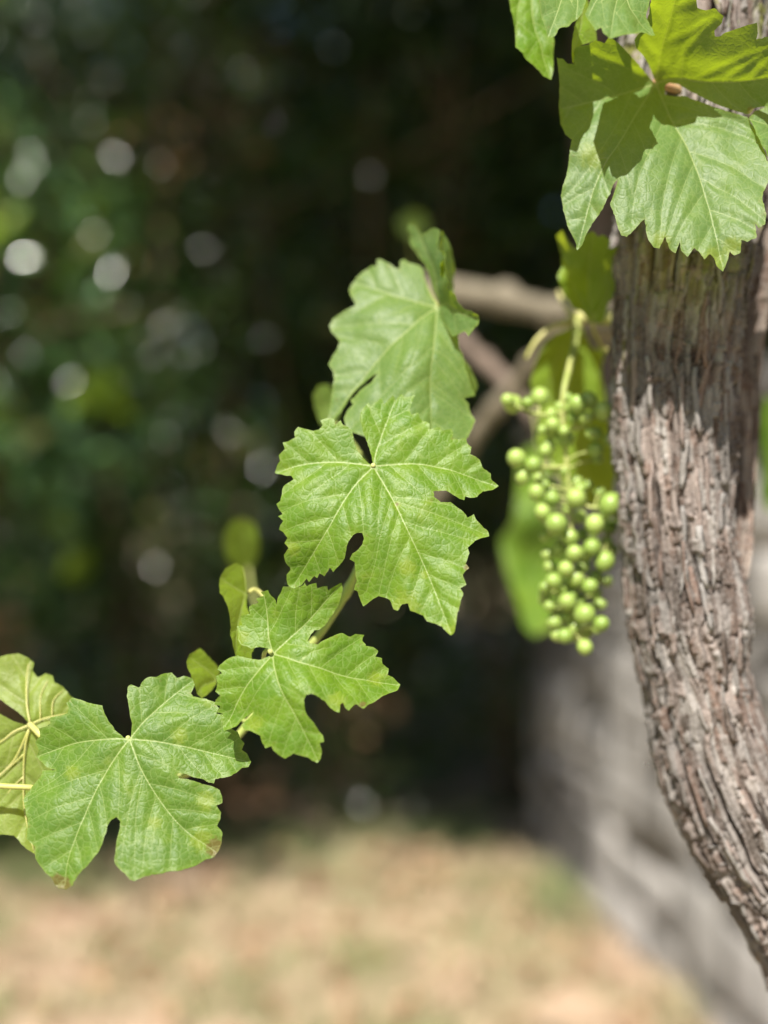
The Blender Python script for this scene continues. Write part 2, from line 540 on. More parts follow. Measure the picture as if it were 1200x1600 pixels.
def stone(s0, s1, h0, h1, proud, o_in=-.06):
    """rounded uneven block: a grid on the face, sides going back into the mortar"""
    g = 5
    vv = []
    for a in range(g):
        for b in range(g):
            u, w = a / (g - 1), b / (g - 1)
            ex = min(u, 1 - u) * 2; ey = min(w, 1 - w) * 2
            rnd_ = min(1, ex * 2.2) ** .5 * min(1, ey * 2.2) ** .5
            ju, jw = (q.rand(2) - .5) * .10
            vv.append(wp(s0 + (u + ju * (0.3 + .5 * ex)) * (s1 - s0), h0 + (w + jw * (.3 + .5 * ey)) * (h1 - h0),
                         .004 + proud * (.25 + .75 * rnd_) + (q.rand() - .5) * .012))
    ff = []
    for a in range(g - 1):
        for b in range(g - 1):
            ff.append((a * g + b, (a + 1) * g + b, (a + 1) * g + b + 1, a * g + b + 1))
    rim = [a * g for a in range(g)] + [(g - 1) * g + b for b in range(1, g)] + [a * g + g - 1 for a in range(g - 2, -1, -1)] + [b for b in range(g - 2, 0, -1)]
    k0 = len(vv)
    for r_ in rim:
        p = vv[r_].copy()
        off = (p[0] * wnrm[0] + p[1] * wnrm[1])
        p[:2] += wnrm * (o_in - off)
        vv.append(p)
    for a in range(len(rim)):
        b = (a + 1) % len(rim)
        ff.append((rim[b], rim[a], k0 + a, k0 + b))
    me = make_mesh('stone', vv, ff)
    return obj('stone', me, M['stone'], wall)


hs = [0.0]
while hs[-1] < WH - .12: hs.append(hs[-1] + q.uniform(.15, .27))
hs = [x * WH / hs[-1] for x in hs]


def hoff(r, s_):
    if r == 0 or r == len(hs) - 1: return 0.0
    return .045 * math.sin(2.9 * s_ + 1.7 * r) + .035 * math.sin(7.3 * s_ + 2.6 * r) + .02 * math.sin(17 * s_ + r)


for r in range(len(hs) - 1):                            # uneven rubble: no straight courses
    s = -q.uniform(0, .2)
    while s < wlen:
        L = q.uniform(.13, .44)
        a, b = max(s, 0), min(s + L, wlen)
        if b - a > .05:
            m_ = (a + b) / 2
            h0, h1 = hs[r] + hoff(r, m_) + .008, hs[r + 1] + hoff(r + 1, m_) - .008
            if q.rand() < .4 and h1 - h0 > .15:
                c_ = h0 + (h1 - h0) * q.uniform(.35, .65); k_ = a + (b - a) * q.uniform(.4, .6)
                stone(a + .008, b - .008, h0, c_ - .006, q.uniform(.008, .03))
                stone(a + .008, k_ - .006, c_ + .006, h1, q.uniform(.008, .03))
                stone(k_ + .006, b - .008, c_ + .006, h1, q.uniform(.008, .03))
            else:
                stone(a + .008, b - .008, h0, h1, q.uniform(.008, .035))
        s += L
s = 0
while s < wlen - .05:                                   # coping stones lying across the top
    L = q.uniform(.3, .5)
    e = min(s + L, wlen)
    me = boxmesh('coping_stone', s + .005, e - .005, WH - .052, WH + q.uniform(.02, .05), -WT - .02, .05)
    o = obj('coping_stone', me, M['stone'], wall)
    bv = o.modifiers.new('bevel', 'BEVEL'); bv.width = .012; bv.segments = 2
    s += L

# ------------------------------------------------------------------ shrubs and trees behind the lawn
def crown_points(q, n_clump, per, center, radii, clump_r, fill=.35, keepfn=None, box=False):
    """clumps spread through an ellipsoid shell/volume -> leaf centres + outward bias"""
    pts, bias = [], []
    center = np.array(center); radii = np.array(radii)
    k = 0
    while k < n_clump:
        d = q.normal(size=3); d /= np.linalg.norm(d)
        d /= (np.abs(d) ** 4).sum() ** .25 if box else 1.0
        r = q.uniform(fill, 1.0) ** .6
        c = center + d * radii * r
        if keepfn is not None and not keepfn(c): continue
        k += 1
        m = int(per * q.uniform(.5, 1.5))
        p = c + q.normal(size=(m, 3)) * clump_r * q.uniform(.6, 1.3)
        pts.append(p)
        bias.append(np.repeat((d * np.array([.5, .5, .3]) + np.array([0, -.15, .55]))[None], m, 0))
    return np.vstack(pts), np.vstack(bias)


def shrub(x, y, w, dpt, h, label, seed, mat='shrub', size=.075, clumps=150, per=36, dry=0, young=()):
    q = np.random.RandomState(seed)
    root = obj('laurel_shrub', None)
    root.location = (x, y, 0)
    tag(root, label, 'shrub', 'dense evergreen shrubs behind the lawn')
    parts = []
    for s_ in range(5):
        a = q.uniform(0, 6.28); r0 = q.uniform(.03, .16)
        p0 = (math.cos(a) * r0, math.sin(a) * r0, -.06)
        p1 = (math.cos(a) * r0 * 2.2, math.sin(a) * r0 * 1.6, h * .3)
        p2 = (math.cos(a) * w * .28, math.sin(a) * dpt * .22, h * .62)
        p3 = (math.cos(a) * w * .40, math.sin(a) * dpt * .3, h * .92)
        parts.append(tube([p0, p1, p2, p3], [.032, .026, .016, .006], 14, 7, .15, s_))
        for b in range(4):
            t = q.uniform(.3, .9)
            st = np.array(p1) * (1 - t) + np.array(p3) * t
            e = st + np.array([q.normal() * w * .25, q.normal() * dpt * .2, q.uniform(.1, .5)])
            parts.append(tube([st, (st + e) / 2 + q.normal(size=3) * .03, e], [.012, .009, .004], 8, 5))
    v, f = join(parts)
    obj('stem', make_mesh('stem', v, f), M['twig'], root)
    p, b = crown_points(q, clumps, per, (0, 0, h * .52), (w * .5, dpt * .5, h * .5), .13, .25, None, True)
    p[:, 2] = np.abs(p[:, 2] - .06) + .06
    # nothing grows through the wall
    s_ = (p[:, :2] + np.array([x, y]) - W0) @ wnrm
    t_ = (p[:, :2] + np.array([x, y]) - W0) @ wd
    ok = (s_ > .16) | (t_ > wlen + .12) | (p[:, 2] > WH + .15)
    p, b = p[ok], b[ok]
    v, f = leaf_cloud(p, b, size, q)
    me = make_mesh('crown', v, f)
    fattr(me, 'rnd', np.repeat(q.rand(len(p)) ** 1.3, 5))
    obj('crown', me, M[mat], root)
    for dx, dz, n_ in young:
        p = np.array([dx, -dpt * .5 + .03, dz]) + q.normal(size=(n_, 3)) * np.array([.07, .04, .07])
        v, f = leaf_cloud(p, np.array([-.2, -1.6, 1.3]), .13, q, .55)
        me = make_mesh('young_leaves', v, f)
        fattr(me, 'rnd', np.repeat(q.rand(n_) * .9, 5))
        obj('young_leaves', me, M['young'], root)
    if dry:
        for dx, dz, n_ in dry:
            p = np.array([dx, -dpt * .5 + .02, dz]) + q.normal(size=(n_, 3)) * np.array([.09, .05, .07])
            v, f = leaf_cloud(p, np.array([0, -.8, .5]), .08, q, .5)
            me = make_mesh('dry_leaves', v, f)
            fattr(me, 'rnd', np.repeat(q.rand(n_) * .95, 5))
            obj('dry_leaves', me, M['dry'], root)
    return root


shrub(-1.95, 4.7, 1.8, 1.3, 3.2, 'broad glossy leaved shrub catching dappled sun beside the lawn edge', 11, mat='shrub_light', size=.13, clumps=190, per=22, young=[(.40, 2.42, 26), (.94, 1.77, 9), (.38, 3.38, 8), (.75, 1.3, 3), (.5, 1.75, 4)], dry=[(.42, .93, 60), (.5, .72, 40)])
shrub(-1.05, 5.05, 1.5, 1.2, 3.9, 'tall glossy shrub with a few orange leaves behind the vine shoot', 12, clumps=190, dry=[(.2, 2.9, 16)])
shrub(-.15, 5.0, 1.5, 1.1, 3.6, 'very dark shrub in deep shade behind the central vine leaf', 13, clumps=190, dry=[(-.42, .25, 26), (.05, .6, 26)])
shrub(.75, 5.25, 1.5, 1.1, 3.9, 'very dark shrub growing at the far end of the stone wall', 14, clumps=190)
shrub(1.75, 4.9, 1.6, 1.2, 3.8, 'dark shrub growing behind the stone wall and the vine trunk', 15, clumps=170)


def tree(x, y, label, seed, crown, hgt, r0, clumps, per=44, size=.13):
    q = np.random.RandomState(seed)
    root = obj('broadleaf_tree', None)
    root.location = (x, y, 0)
    tag(root, label, 'tree', 'tall trees shading the shrubs')
    pts = [(0, 0, -.15), (.02, 0, hgt * .3), (-.03, -.02, hgt * .6), (.03, -.05, hgt)]
    v, f = tube(pts, [r0 * 1.25, r0, r0 * .85, r0 * .5], 40, 14, .12, seed)
    obj('trunk', make_mesh('trunk', v, f), M['tree_bark'], root)
    cs = []
    ps, bs = [], []
    for (cx_, cy_, cz_, rx, ry, rz, n_) in crown:
        p, b = crown_points(q, n_, per, (cx_ - x, cy_ - y, cz_), (rx, ry, rz), .22, .1)
        ps.append(p); bs.append(b)
        cs.append((cx_ - x, cy_ - y, cz_))
    for c_ in cs:
        st = np.array([0, 0, hgt * q.uniform(.62, .9)])
        e = np.array(c_)
        v, f = tube([st, st * .6 + e * .4 + np.array([0, 0, .25]), e], [r0 * .5, r0 * .33, r0 * .1], 18, 8, .1)
        obj('limb', make_mesh('limb', v, f), M['tree_bark'], root)
    p, b = np.vstack(ps), np.vstack(bs)
    p[:, 2] = np.abs(p[:, 2] - .1) + .1
    v, f = leaf_cloud(p, b, size, q, .5)
    me = make_mesh('crown', v, f)
    fattr(me, 'rnd', np.repeat(q.rand(len(p)) ** 1.4, 5))
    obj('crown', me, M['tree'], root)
    return root


tree(.92, 4.62, 'tall slim brown trunked tree rising behind the far end of the stone wall', 31,
     [(.7, 1.75, 5.2, 1.2, 1.25, .55, 120), (.6, 3.4, 5.1, 1.3, 1.2, .7, 110), (.15, .95, 5.25, .8, .5, .4, 60), (1.9, 3.2, 5.2, 1.2, 1.9, .8, 130), (1.4, 5.0, 5.0, 1.2, 1.0, .9, 90)], 5.4, .085, 0)  # overhead front clumps added out of view to shade shrubs and wall
tree(-.9, 6.0, 'large tree behind the shrubs with a crown stretched over the lawn edge to shade them', 32,
     [(-.35, 1.7, 5.2, .95, 1.15, .5, 110), (-.7, 3.4, 5.1, 1.2, 1.2, .7, 72), (-.4, 4.9, 5.0, 1.4, 1.1, .9, 110), (.3, 5.9, 2.9, 1.3, .8, 2.9, 200), (-1.2, 6.4, 2.7, 1.5, .8, 2.8, 200)], 5.6, .13, 0)  # front clumps above the lawn are unseen, shaped to darken the shrubs
tree(-2.7, 6.2, 'leafy tree at the back behind the sunlit glossy shrub', 33,
     [(-2.8, 6.1, 2.9, 1.5, .9, 3.0, 230), (-2.2, 3.5, 5.4, 1.0, 1.0, .5, 30), (-2.2, .75, 5.4, 1.0, .5, .35, 45)], 5.2, .11, 0)  # last two clumps added out of view, spaced to let sun onto the left shrub
tree(2.1, 6.4, 'leafy tree at the back behind the stone wall', 34,
     [(2.0, 6.4, 2.9, 1.6, .9, 3.0, 230)], 5.2, .12, 0)
tree(-3.4, 9.0, 'tall leafy tree far behind the sunlit shrub', 35, [(-3.4, 8.8, 3.6, 2.2, 1.0, 3.7, 260)], 6.2, .14, 0, size=.2)
tree(.2, 9.2, 'tall leafy tree far behind the dark shrubs', 36, [(.2, 9.0, 3.6, 2.2, 1.0, 3.7, 260)], 6.2, .14, 0, size=.2)
tree(3.6, 9.0, 'tall leafy tree far behind the stone wall', 37, [(3.6, 8.8, 3.6, 2.2, 1.0, 3.7, 260)], 6.2, .14, 0, size=.2)

# ------------------------------------------------------------------ the grape vine
vine = obj('grape_vine', None)
TB = P(1420, 800, .70)
VO = Vector((TB.x, TB.y, 0))
vine.location = VO
tag(vine, 'old grape vine with twisted shaggy brown trunk, green leaves and unripe grapes', 'vine')


def vpart(name, v, f, mat, parent=None, smooth=True):
    """part of the vine; v in world coordinates"""
    v = np.asarray(v, float) - np.array(VO)
    return obj(name, make_mesh(name, v, f, smooth), mat, parent or vine)


# ---- trunk
def bark_tube(cpx, fine, ntheta, coarse_step, fine_step, seed, amp=1.0, fine_range=(-130, 1700)):
    """cpx: (px, py, radius px, depth) -> displaced bark surface; returns grid, colours, moss"""
    dense = catmull(np.array(cpx, float), 4000)
    c = Pn(dense[:, :2], dense[:, 3]); r = dense[:, 2] * dense[:, 3] / F
    seg = np.linalg.norm(np.diff(c, axis=0), axis=1)
    s = np.concatenate([[0], np.cumsum(seg)])
    infine = (dense[:, 1] > fine_range[0]) & (dense[:, 1] < fine_range[1])
    step = np.where(infine, fine_step, coarse_step)
    cum = np.concatenate([[0], np.cumsum(seg / step[1:])])
    rows = int(cum[-1])
    t = np.interp(np.linspace(0, cum[-1], rows), cum, np.arange(len(s)))
    take = lambda a: np.stack([np.interp(t, np.arange(len(s)), a[:, k_]) for k_ in range(a.shape[1])], 1)
    cc = take(c); rr = np.interp(t, np.arange(len(s)), r); ss = np.interp(t, np.arange(len(s)), s)
    py = np.interp(t, np.arange(len(s)), dense[:, 1])
    T = np.gradient(cc, axis=0); T /= np.linalg.norm(T, axis=1)[:, None]
    N = np.array([0, -1.0, 0]) - (T @ np.array([0, -1.0, 0]))[:, None] * T
    N /= np.linalg.norm(N, axis=1)[:, None]
    B = np.cross(T, N)
    u = np.linspace(0, 1, ntheta, endpoint=False)
    U, S = np.meshgrid(u, ss)
    PY = np.repeat(py[:, None], ntheta, 1)
    # slow twist, wander and a knot
    U0 = U + .10 * (S - .4) + .035 * (vnoise(U, S * 9, 4, seed) - .5) + .016 * (vnoise(U, S * 34, 9, seed + 1) - .5) + .006 * (vnoise(U, S * 110, 24, seed + 9) - .5)
    kn = np.exp(-(((U + .5) % 1 - .5 - .01) / .055) ** 2 - ((PY - 1095) / 45) ** 2)
    U0 = U0 + .05 * kn * np.sign(((U + .5) % 1) - .51) * sstep(np.abs(((U + .5) % 1) - .51), 0, .05)
    circ = 2 * math.pi * rr.mean()
    sc = circ / .27

    def plates(nu, length, sd, wz=.010):
        nu = max(6, int(nu * sc))
        q = np.random.RandomState(sd)
        uu = U0 + wz * (vnoise(U, S * 60, 31, sd + 5) - .5)
        x = (uu % 1.0) * nu
        ci = np.floor(x).astype(int) % nu; fx = x - np.floor(x)
        L = length * (.45 + 1.1 * q.rand(nu)); off = q.rand(nu) * 9
        vv = S / L[ci] + off[ci] + .25 * (vnoise(U, S * 260, nu * 3, sd + 7) - .5)
        ri = np.floor(vv).astype(int) % 83; fv = vv - np.floor(vv)
        hh = q.rand(nu, 83)[ci, ri]; id_ = q.rand(nu, 83)[ci, ri]
        eu = np.minimum(fx, 1 - fx)
        ev = np.minimum(fv, 1 - fv) * L[ci]
        return hh, id_, eu, ev, fx

    h1, id1, e1, v1, f1 = plates(26, .042, seed + 11, .022)
    h2, id2, e2, v2, f2 = plates(58, .022, seed + 12, .014)
    h3, id3, e3, v3, f3 = plates(120, .011, seed + 13, .008)
    nf = max(20, int(250 * sc))
    fib = vnoise(U0, S * 55, nf, seed + 20); fib2 = vnoise(U0, S * 140, nf // 2, seed + 21)
    dsp = 3.4 * h1 * sstep(e1, 0, .14) * sstep(v1, 0, .002) + 2.3 * h2 * sstep(e2, 0, .2) * sstep(v2, 0, .0015) + 1.2 * h3 * sstep(e3, 0, .25) * sstep(v3, 0, .001) + .8 * fib + .5 * fib2
    # long deep fissures
    nfz = max(5, int(15 * sc))
    xf = ((U0 + .02 * vnoise(U, S * 20, 7, seed + 30)) % 1.0) * nfz
    fz = np.abs(xf - np.floor(xf) - .5)
    gate = sstep(vnoise(U, S * 14, nfz, seed + 31), .42, .62)
    dsp -= 6.0 * gate * (1 - sstep(fz, .02, .15))
    dsp = dsp * (.55 + .95 * vnoise(U, S * 11, 5, seed + 33)) + 3.0 * kn
    # flaring plate tops: lower edge of a strip lifts off
    dsp += 1.1 * (h2 > .6) * sstep(.006 - v2, 0, .005) * sstep(e2, 0, .15)
    lump = (vnoise(U, S * 7, 4, seed + 40) - .5) * .10 + (vnoise(U, S * 22, 7, seed + 41) - .5) * .07
    R = rr[:, None] * (1 + lump) + amp * (dsp - 3.2) * .001
    th = U * 2 * math.pi
    G = cc[:, None] + R[..., None] * (np.cos(th)[..., None] * N[:, None] + np.sin(th)[..., None] * B[:, None])
    # colours of the plates
    grey = np.array([.30, .275, .255]); pink = np.array([.25, .205, .182]); red = np.array([.165, .115, .092]); dark = np.array([.08, .062, .05])
    w = id2[..., None]; w1 = id1[..., None]
    big = vnoise(U, S * 16, 6, seed + 50)[..., None]
    colr = np.where(w < .42, grey, np.where(w < .75, pink, np.where(w < .9, red, dark)))
    colr = colr * (.62 + .62 * id3[..., None]) * (.85 + .3 * w1)
    colr = colr * (1 - .45 * sstep(big, .5, .8)) + pink * .9 * .45 * sstep(big, .5, .8)
    inner = np.clip((1.9 - dsp) / 3.5, 0, 1)[..., None]
    colr = colr * (1 - .45 * inner) + red * .8 * .45 * inner
    tone = vnoise(U, S * 24, 8, seed + 51)[..., None]
    colr = colr * (.40 + .72 * tone)
    moss = sstep(vnoise(U, S * 12, 5, seed + 60), .45, .8) * sstep(-PY, -560, -330)
    return G, colr, moss, (cc, rr, ss, py, T, N, B, circ)


def grid_faces(n, m):
    i, j = np.meshgrid(np.arange(n - 1), np.arange(m), indexing='ij')
    j2 = (j + 1) % m
    return np.stack([i * m + j, (i + 1) * m + j, (i + 1) * m + j2, i * m + j2], -1).reshape(-1, 4)


D0 = .705
trunk_px = [(1140, -1500, 120, D0), (1125, -900, 122, D0), (1110, -400, 120, D0), (1098, -100, 116, D0), (1090, 60, 112, D0), (1082, 200, 109, D0),
            (1072, 320, 106, D0), (1062, 420, 103, D0), (1053, 520, 98, D0), (1050, 620, 95, D0), (1053, 720, 92, D0),
            (1060, 810, 87, D0), (1066, 890, 86, D0), (1080, 970, 93, D0), (1088, 1045, 85, D0), (1100, 1110, 85, D0),
            (1128, 1195, 92, D0), (1165, 1270, 95, D0), (1211, 1345, 95, D0), (1268, 1440, 96, D0), (1320, 1540, 97, D0),
            (1390, 1720, 97, D0), (1435, 1920, 102, D0), (1455, 2300, 108, D0), (1450, 3000, 118, D0), (1440, 3800, 135, D0), (1438, 4300, 190, D0)]
G, colr, moss, fr = bark_tube(trunk_px, True, 310, .007, .00098, 100)
nr, nt = G.shape[:2]
trunk = vpart('trunk', G.reshape(-1, 3), grid_faces(nr, nt), M['bark'])
cattr(trunk.data, 'bark', colr.reshape(-1, 3))
fattr(trunk.data, 'moss', moss.ravel())
trunk['label'] = 'twisted brown and grey trunk with shaggy fibrous bark'
stem_px = [(1300, 60, 52, .735), (1255, 220, 46, .735), (1212, 350, 38, .735), (1180, 450, 30, .732), (1166, 540, 25, .73), (1163, 640, 23, .728), (1160, 740, 21, .725),
           (1153, 830, 20, .72), (1143, 910, 20, .715), (1120, 990, 18, .708)]
G2, colr2, moss2, fr2 = bark_tube(stem_px, True, 110, .004, .0011, 300, .45)
arm = vpart('arm', G2.reshape(-1, 3), grid_faces(*G2.shape[:2]), M['bark'])
cattr(arm.data, 'bark', colr2.reshape(-1, 3) * np.array([.85, .75, .68]))
fattr(arm.data, 'moss', moss2.ravel() * 0)
arm['label'] = 'thin smooth brown arm running up beside the trunk'

# peeling bark strips on the side one can see
q = np.random.RandomState(77)
cc, rr, ss, py, T, N, B, circ = fr
pal = np.array([[.32, .295, .275], [.28, .255, .235], [.26, .205, .18], [.19, .13, .105], [.11, .085, .07], [.33, .31, .295]])
made = 0
while made < 240:
    yy = q.uniform(-100, 1580)
    i0 = int(np.argmin(np.abs(py - yy)))
    u0 = q.uniform(-.27, .27)
    L = q.uniform(.012, .046) * (1.2 if yy > 1000 else 1); w = q.uniform(.0010, .0030)
    rows = 7
    i1 = int(np.searchsorted(ss, ss[i0] + L))
    if i1 >= nr - 2: continue
    idx = np.linspace(i0, i1, rows).astype(int)
    drift = q.normal() * .012
    curl0, curl1 = q.uniform(0, .0022) * (q.rand() < .5), q.uniform(.0, .003) * (q.rand() < .6)
    vv = []
    for r_, ii in enumerate(idx):
        t = r_ / (rows - 1)
        uu = u0 + drift * (t - .5) + q.normal() * .0012 + .10 * 0
        jj = int(round(uu * nt)) % nt
        ang = 2 * math.pi * uu
        nrm = math.cos(ang) * N[ii] + math.sin(ang) * B[ii]
        tang = -math.sin(ang) * N[ii] + math.cos(ang) * B[ii]
        rad = np.median([np.dot(G[ii, (jj + e) % nt] - cc[ii], nrm) for e in (-2, -1, 0, 1, 2)])
        lift = .0006 + curl0 * (1 - t) ** 3 + curl1 * t ** 3
        ww = w * (.35 + .65 * math.sin(math.pi * min(max(t, .06), .94)) ** .5) * q.uniform(.85, 1.15)
        base = cc[ii] + nrm * (rad + lift)
        vv += [base - tang * ww, base + nrm * .0007, base + tang * ww, base - nrm * .0012]
    ff = []
    for r_ in range(rows - 1):
        for e in range(4):
            a, b = r_ * 4 + e, r_ * 4 + (e + 1) % 4
            ff.append((a, b, b + 4, a + 4))
    ff += [(3, 2, 1, 0), tuple(rows * 4 - 4 + e for e in range(4))]
    o = vpart('bark_strip', vv, ff, M['bark'], trunk, False)
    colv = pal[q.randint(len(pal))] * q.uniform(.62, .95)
    if yy < 480: colv = colv * .8  # strips behind the top leaf darker, its shade put into their colour
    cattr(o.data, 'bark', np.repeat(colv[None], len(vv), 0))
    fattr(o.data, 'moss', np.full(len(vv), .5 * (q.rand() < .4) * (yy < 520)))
    made += 1


# ---- leaves
def seg_x(a, b, c, d):
    def cr(o, p, r): return (p[0] - o[0]) * (r[1] - o[1]) - (p[1] - o[1]) * (r[0] - o[0])
    return cr(a, b, c) * cr(a, b, d) < 0 and cr(c, d, a) * cr(c, d, b) < 0


def inside(poly, pts):
    x, y = pts[:, 0], pts[:, 1]
    r = np.zeros(len(pts), bool)
    a = poly; b = np.roll(poly, -1, 0)
    for (x0, y0), (x1, y1) in zip(a, b):
        c = ((y0 > y) != (y1 > y))
        if c.any():
            xx = (x1 - x0) * (y - y0) / (y1 - y0 + 1e-12) + x0
            r ^= c & (x < xx)
    return r


def dist_pts(p, qpts, extra=None):
    """nearest distance (and index) from p to sample points qpts"""
    out = np.empty(len(p)); ix = np.empty(len(p), int)
    for s in range(0, len(p), 2000):
        d = ((p[s:s + 2000, None] - qpts[None]) ** 2).sum(-1)
        ix[s:s + 2000] = d.argmin(1)
        out[s:s + 2000] = np.sqrt(d.min(1))
    return out, ix


def resample(pl, step):
    pl = np.asarray(pl, float)
    s = np.concatenate([[0], np.cumsum(np.linalg.norm(np.diff(pl, axis=0), axis=1))])
    n = max(2, int(round(s[-1] / step)) + 1)
    t = np.linspace(0, s[-1], n)
    return np.stack([np.interp(t, s, pl[:, 0]), np.interp(t, s, pl[:, 1])], 1)


def tps(ctrl):
    ctrl = np.asarray(ctrl, float)
    p, d = ctrl[:, :2] / 100, ctrl[:, 2]
    n = len(p)
    def ker(a, b):
        r2 = ((a[:, None] - b[None]) ** 2).sum(-1)
        return .5 * r2 * np.log(r2 + 1e-9)
    A = np.zeros((n + 3, n + 3))
    A[:n, :n] = ker(p, p) + np.eye(n) * 1e-3
    A[:n, n] = 1; A[:n, n + 1:] = p; A[n, :n] = 1; A[n + 1:, :n] = p.T
    w = np.linalg.solve(A, np.concatenate([d, [0, 0, 0]]))
    return lambda xy: ker(xy / 100, p) @ w[:n] + w[n] + (xy / 100) @ w[n + 1:]


def blade(outline, prim, sec, ctrl, seed, spacing=3.0, secgap=38, vw=1.25, pucker=.8, wave=1.0, underside=False, fold=2.3, spots=(), teeth=.55):
    """leaf blade traced in photograph pixels; depth from a smooth sheet through ctrl points"""
    q = np.random.RandomState(seed)
    outline = np.asarray(outline, float)
    n = len(outline)
    pv, nx = np.roll(outline, 1, 0), np.roll(outline, -1, 0)
    near = (np.linalg.norm(outline - pv, axis=1) < 15) & (np.linalg.norm(nx - outline, axis=1) < 15)
    dv_ = outline - (pv + nx) / 2
    ln_ = np.linalg.norm(dv_, axis=1)
    near &= ln_ < 5
    outline = outline + dv_ * np.where(near, teeth, 0)[:, None]          # crisper teeth
    for a in range(n):
        for b in range(a + 2, n):
            if a == 0 and b == n - 1: continue
            if seg_x(outline[a], outline[(a + 1) % n], outline[b], outline[(b + 1) % n]):
                print('CROSS', seed, a, b, outline[a], outline[b])
    ring = []
    for a in range(n):
        p0, p1 = outline[a], outline[(a + 1) % n]
        m = max(1, int(np.linalg.norm(p1 - p0) / (spacing * 1.2)))
        for t in range(m):
            pt = p0 + (p1 - p0) * t / m
            if t: pt = pt + q.normal(size=2) * .35
            ring.append(pt)
    ring = np.array(ring)
    prim = [catmull(np.asarray(p, float), 40) if len(p) > 2 else np.asarray(p, float) for p in prim]
    prim = [resample(p, 2.0) for p in prim]
    secs = [resample(catmull(np.asarray(p, float), 30), 2.0) for p in sec]
    allprim = np.vstack(prim)
    pid = np.concatenate([np.full(len(p), i) for i, p in enumerate(prim)])
    # side veins leave the main ones at an angle and run to the margin
    for ip, p in enumerate(prim):
        tot = 2.0 * len(p)
        s = secgap * q.uniform(.7, 1.0); sd = 1 if q.rand() < .5 else -1
        others = allprim[pid != ip] if (pid != ip).any() else None
        while s < tot - 8:
            i = min(int(s / 2), len(p) - 2)
            tg = p[min(i + 3, len(p) - 1)] - p[max(i - 3, 0)]
            tg /= np.linalg.norm(tg) + 1e-9
            a = sd * math.radians(q.uniform(42, 56))
            d = np.array([tg[0] * math.cos(a) - tg[1] * math.sin(a), tg[0] * math.sin(a) + tg[1] * math.cos(a)])
            pt = p[i].copy(); line = [pt.copy()]
            for k_ in range(110):
                d = d + tg * .006 + q.normal(size=2) * .012
                d /= np.linalg.norm(d)
                pt = pt + d * 2
                if k_ > 6:
                    if others is not None and ((others - pt) ** 2).sum(1).min() < 16: break
                    if secs and min(((s_ - pt) ** 2).sum(1).min() for s_ in secs) < 20: break
                line.append(pt.copy())
            line = np.array(line)
            ok = inside(ring, line)
            cut = len(ok) if ok.all() else int(np.argmin(ok))
            if cut > 6: secs.append(line[:cut])
            s += secgap * q.uniform(.45, .75); sd = -sd
    # widths taper
    pw = np.concatenate([vw * np.linspace(1.0, .35, len(p)) for p in prim])
    spts = np.vstack(secs) if secs else allprim
    sw = np.concatenate([.95 * np.linspace(1.0, .55, len(p)) * vw / 2 for p in secs]) if secs else pw
    veins = np.vstack([allprim, spts])
    gx = np.arange(ring[:, 0].min(), ring[:, 0].max(), spacing)
    gy = np.arange(ring[:, 1].min(), ring[:, 1].max(), spacing)
    g = np.stack(np.meshgrid(gx, gy), -1).reshape(-1, 2)
    g = g + (q.rand(*g.shape) - .5) * spacing * .5
    g = g[inside(ring, g)]
    g = g[dist_pts(g, ring)[0] > spacing * .6]
    g = g[dist_pts(g, veins)[0] > 1.5]
    vp = veins[::1]
    vp = vp[inside(ring, vp)]
    vp = vp[dist_pts(vp, ring)[0] > 1.0]
    # thin out coincident vein points
    key = np.round(vp / 1.6).astype(int)
    _, un = np.unique(key, axis=0, return_index=True)
    vp = vp[np.sort(un)]
    pts = np.vstack([ring, vp, g])
    m = len(ring)
    res = delaunay_2d_cdt([Vector(p) for p in pts], [(i, (i + 1) % m) for i in range(m)], [], 1, 1e-4)
    xy = np.array([tuple(p) for p in res[0]])
    tri = np.array([t for t in res[2] if len(t) == 3], int)
    e0, e1 = xy[tri[:, 1]] - xy[tri[:, 0]], xy[tri[:, 2]] - xy[tri[:, 0]]
    area = e0[:, 0] * e1[:, 1] - e0[:, 1] * e1[:, 0]
    flip = area > 0 if not underside else area < 0      # front side towards the viewer (y points down in pixels)
    tri[flip] = tri[flip][:, ::-1]
    d1, i1 = dist_pts(xy, allprim); d2, i2 = dist_pts(xy, spts); de = dist_pts(xy, ring)[0]
    depth = tps(ctrl)(xy)
    W = Pn(xy, depth)
    nrm = np.zeros_like(W)
    fn = np.cross(W[tri[:, 1]] - W[tri[:, 0]], W[tri[:, 2]] - W[tri[:, 0]])
    for k_ in range(3): np.add.at(nrm, tri[:, k_], fn)
    nrm /= np.linalg.norm(nrm, axis=1)[:, None] + 1e-12
    dv = np.minimum(d1 * 1.0, d2)
    sgn = -1 if underside else 1
    hgt = pucker * .001 * (sstep(dv, 0, 11) - .5) * sgn
    hgt += -.5 * .001 * np.exp(-(d1 / 3.0) ** 2) * (sgn if not underside else -1.3)
    hgt += fold * .001 * (sstep(d1, 0, 46) - .5) * sgn
    lo = vnoise(xy[:, 0] / 1700, xy[:, 1] / 75, 22, seed + 1) - .5
    lo2 = vnoise(xy[:, 0] / 1700, xy[:, 1] / 22, 77, seed + 2) - .5
    mar = np.exp(-de / 14)
    hgt += wave * .001 * (3.0 * lo + 1.1 * lo2 + 2.6 * mar * (vnoise(xy[:, 0] / 1700, xy[:, 1] / 30, 57, seed + 3) - .5))
    W = W + nrm * hgt[:, None]
    ye = np.zeros(len(xy)); br = np.zeros(len(xy))
    for sx_, sy_, sr_, kind_ in spots:
        gsn = np.exp(-((xy[:, 0] - sx_) ** 2 + (xy[:, 1] - sy_) ** 2) / (sr_ ** 2 * 1.3))
        if kind_: br = np.maximum(br, gsn)
        else: ye = np.maximum(ye, gsn)
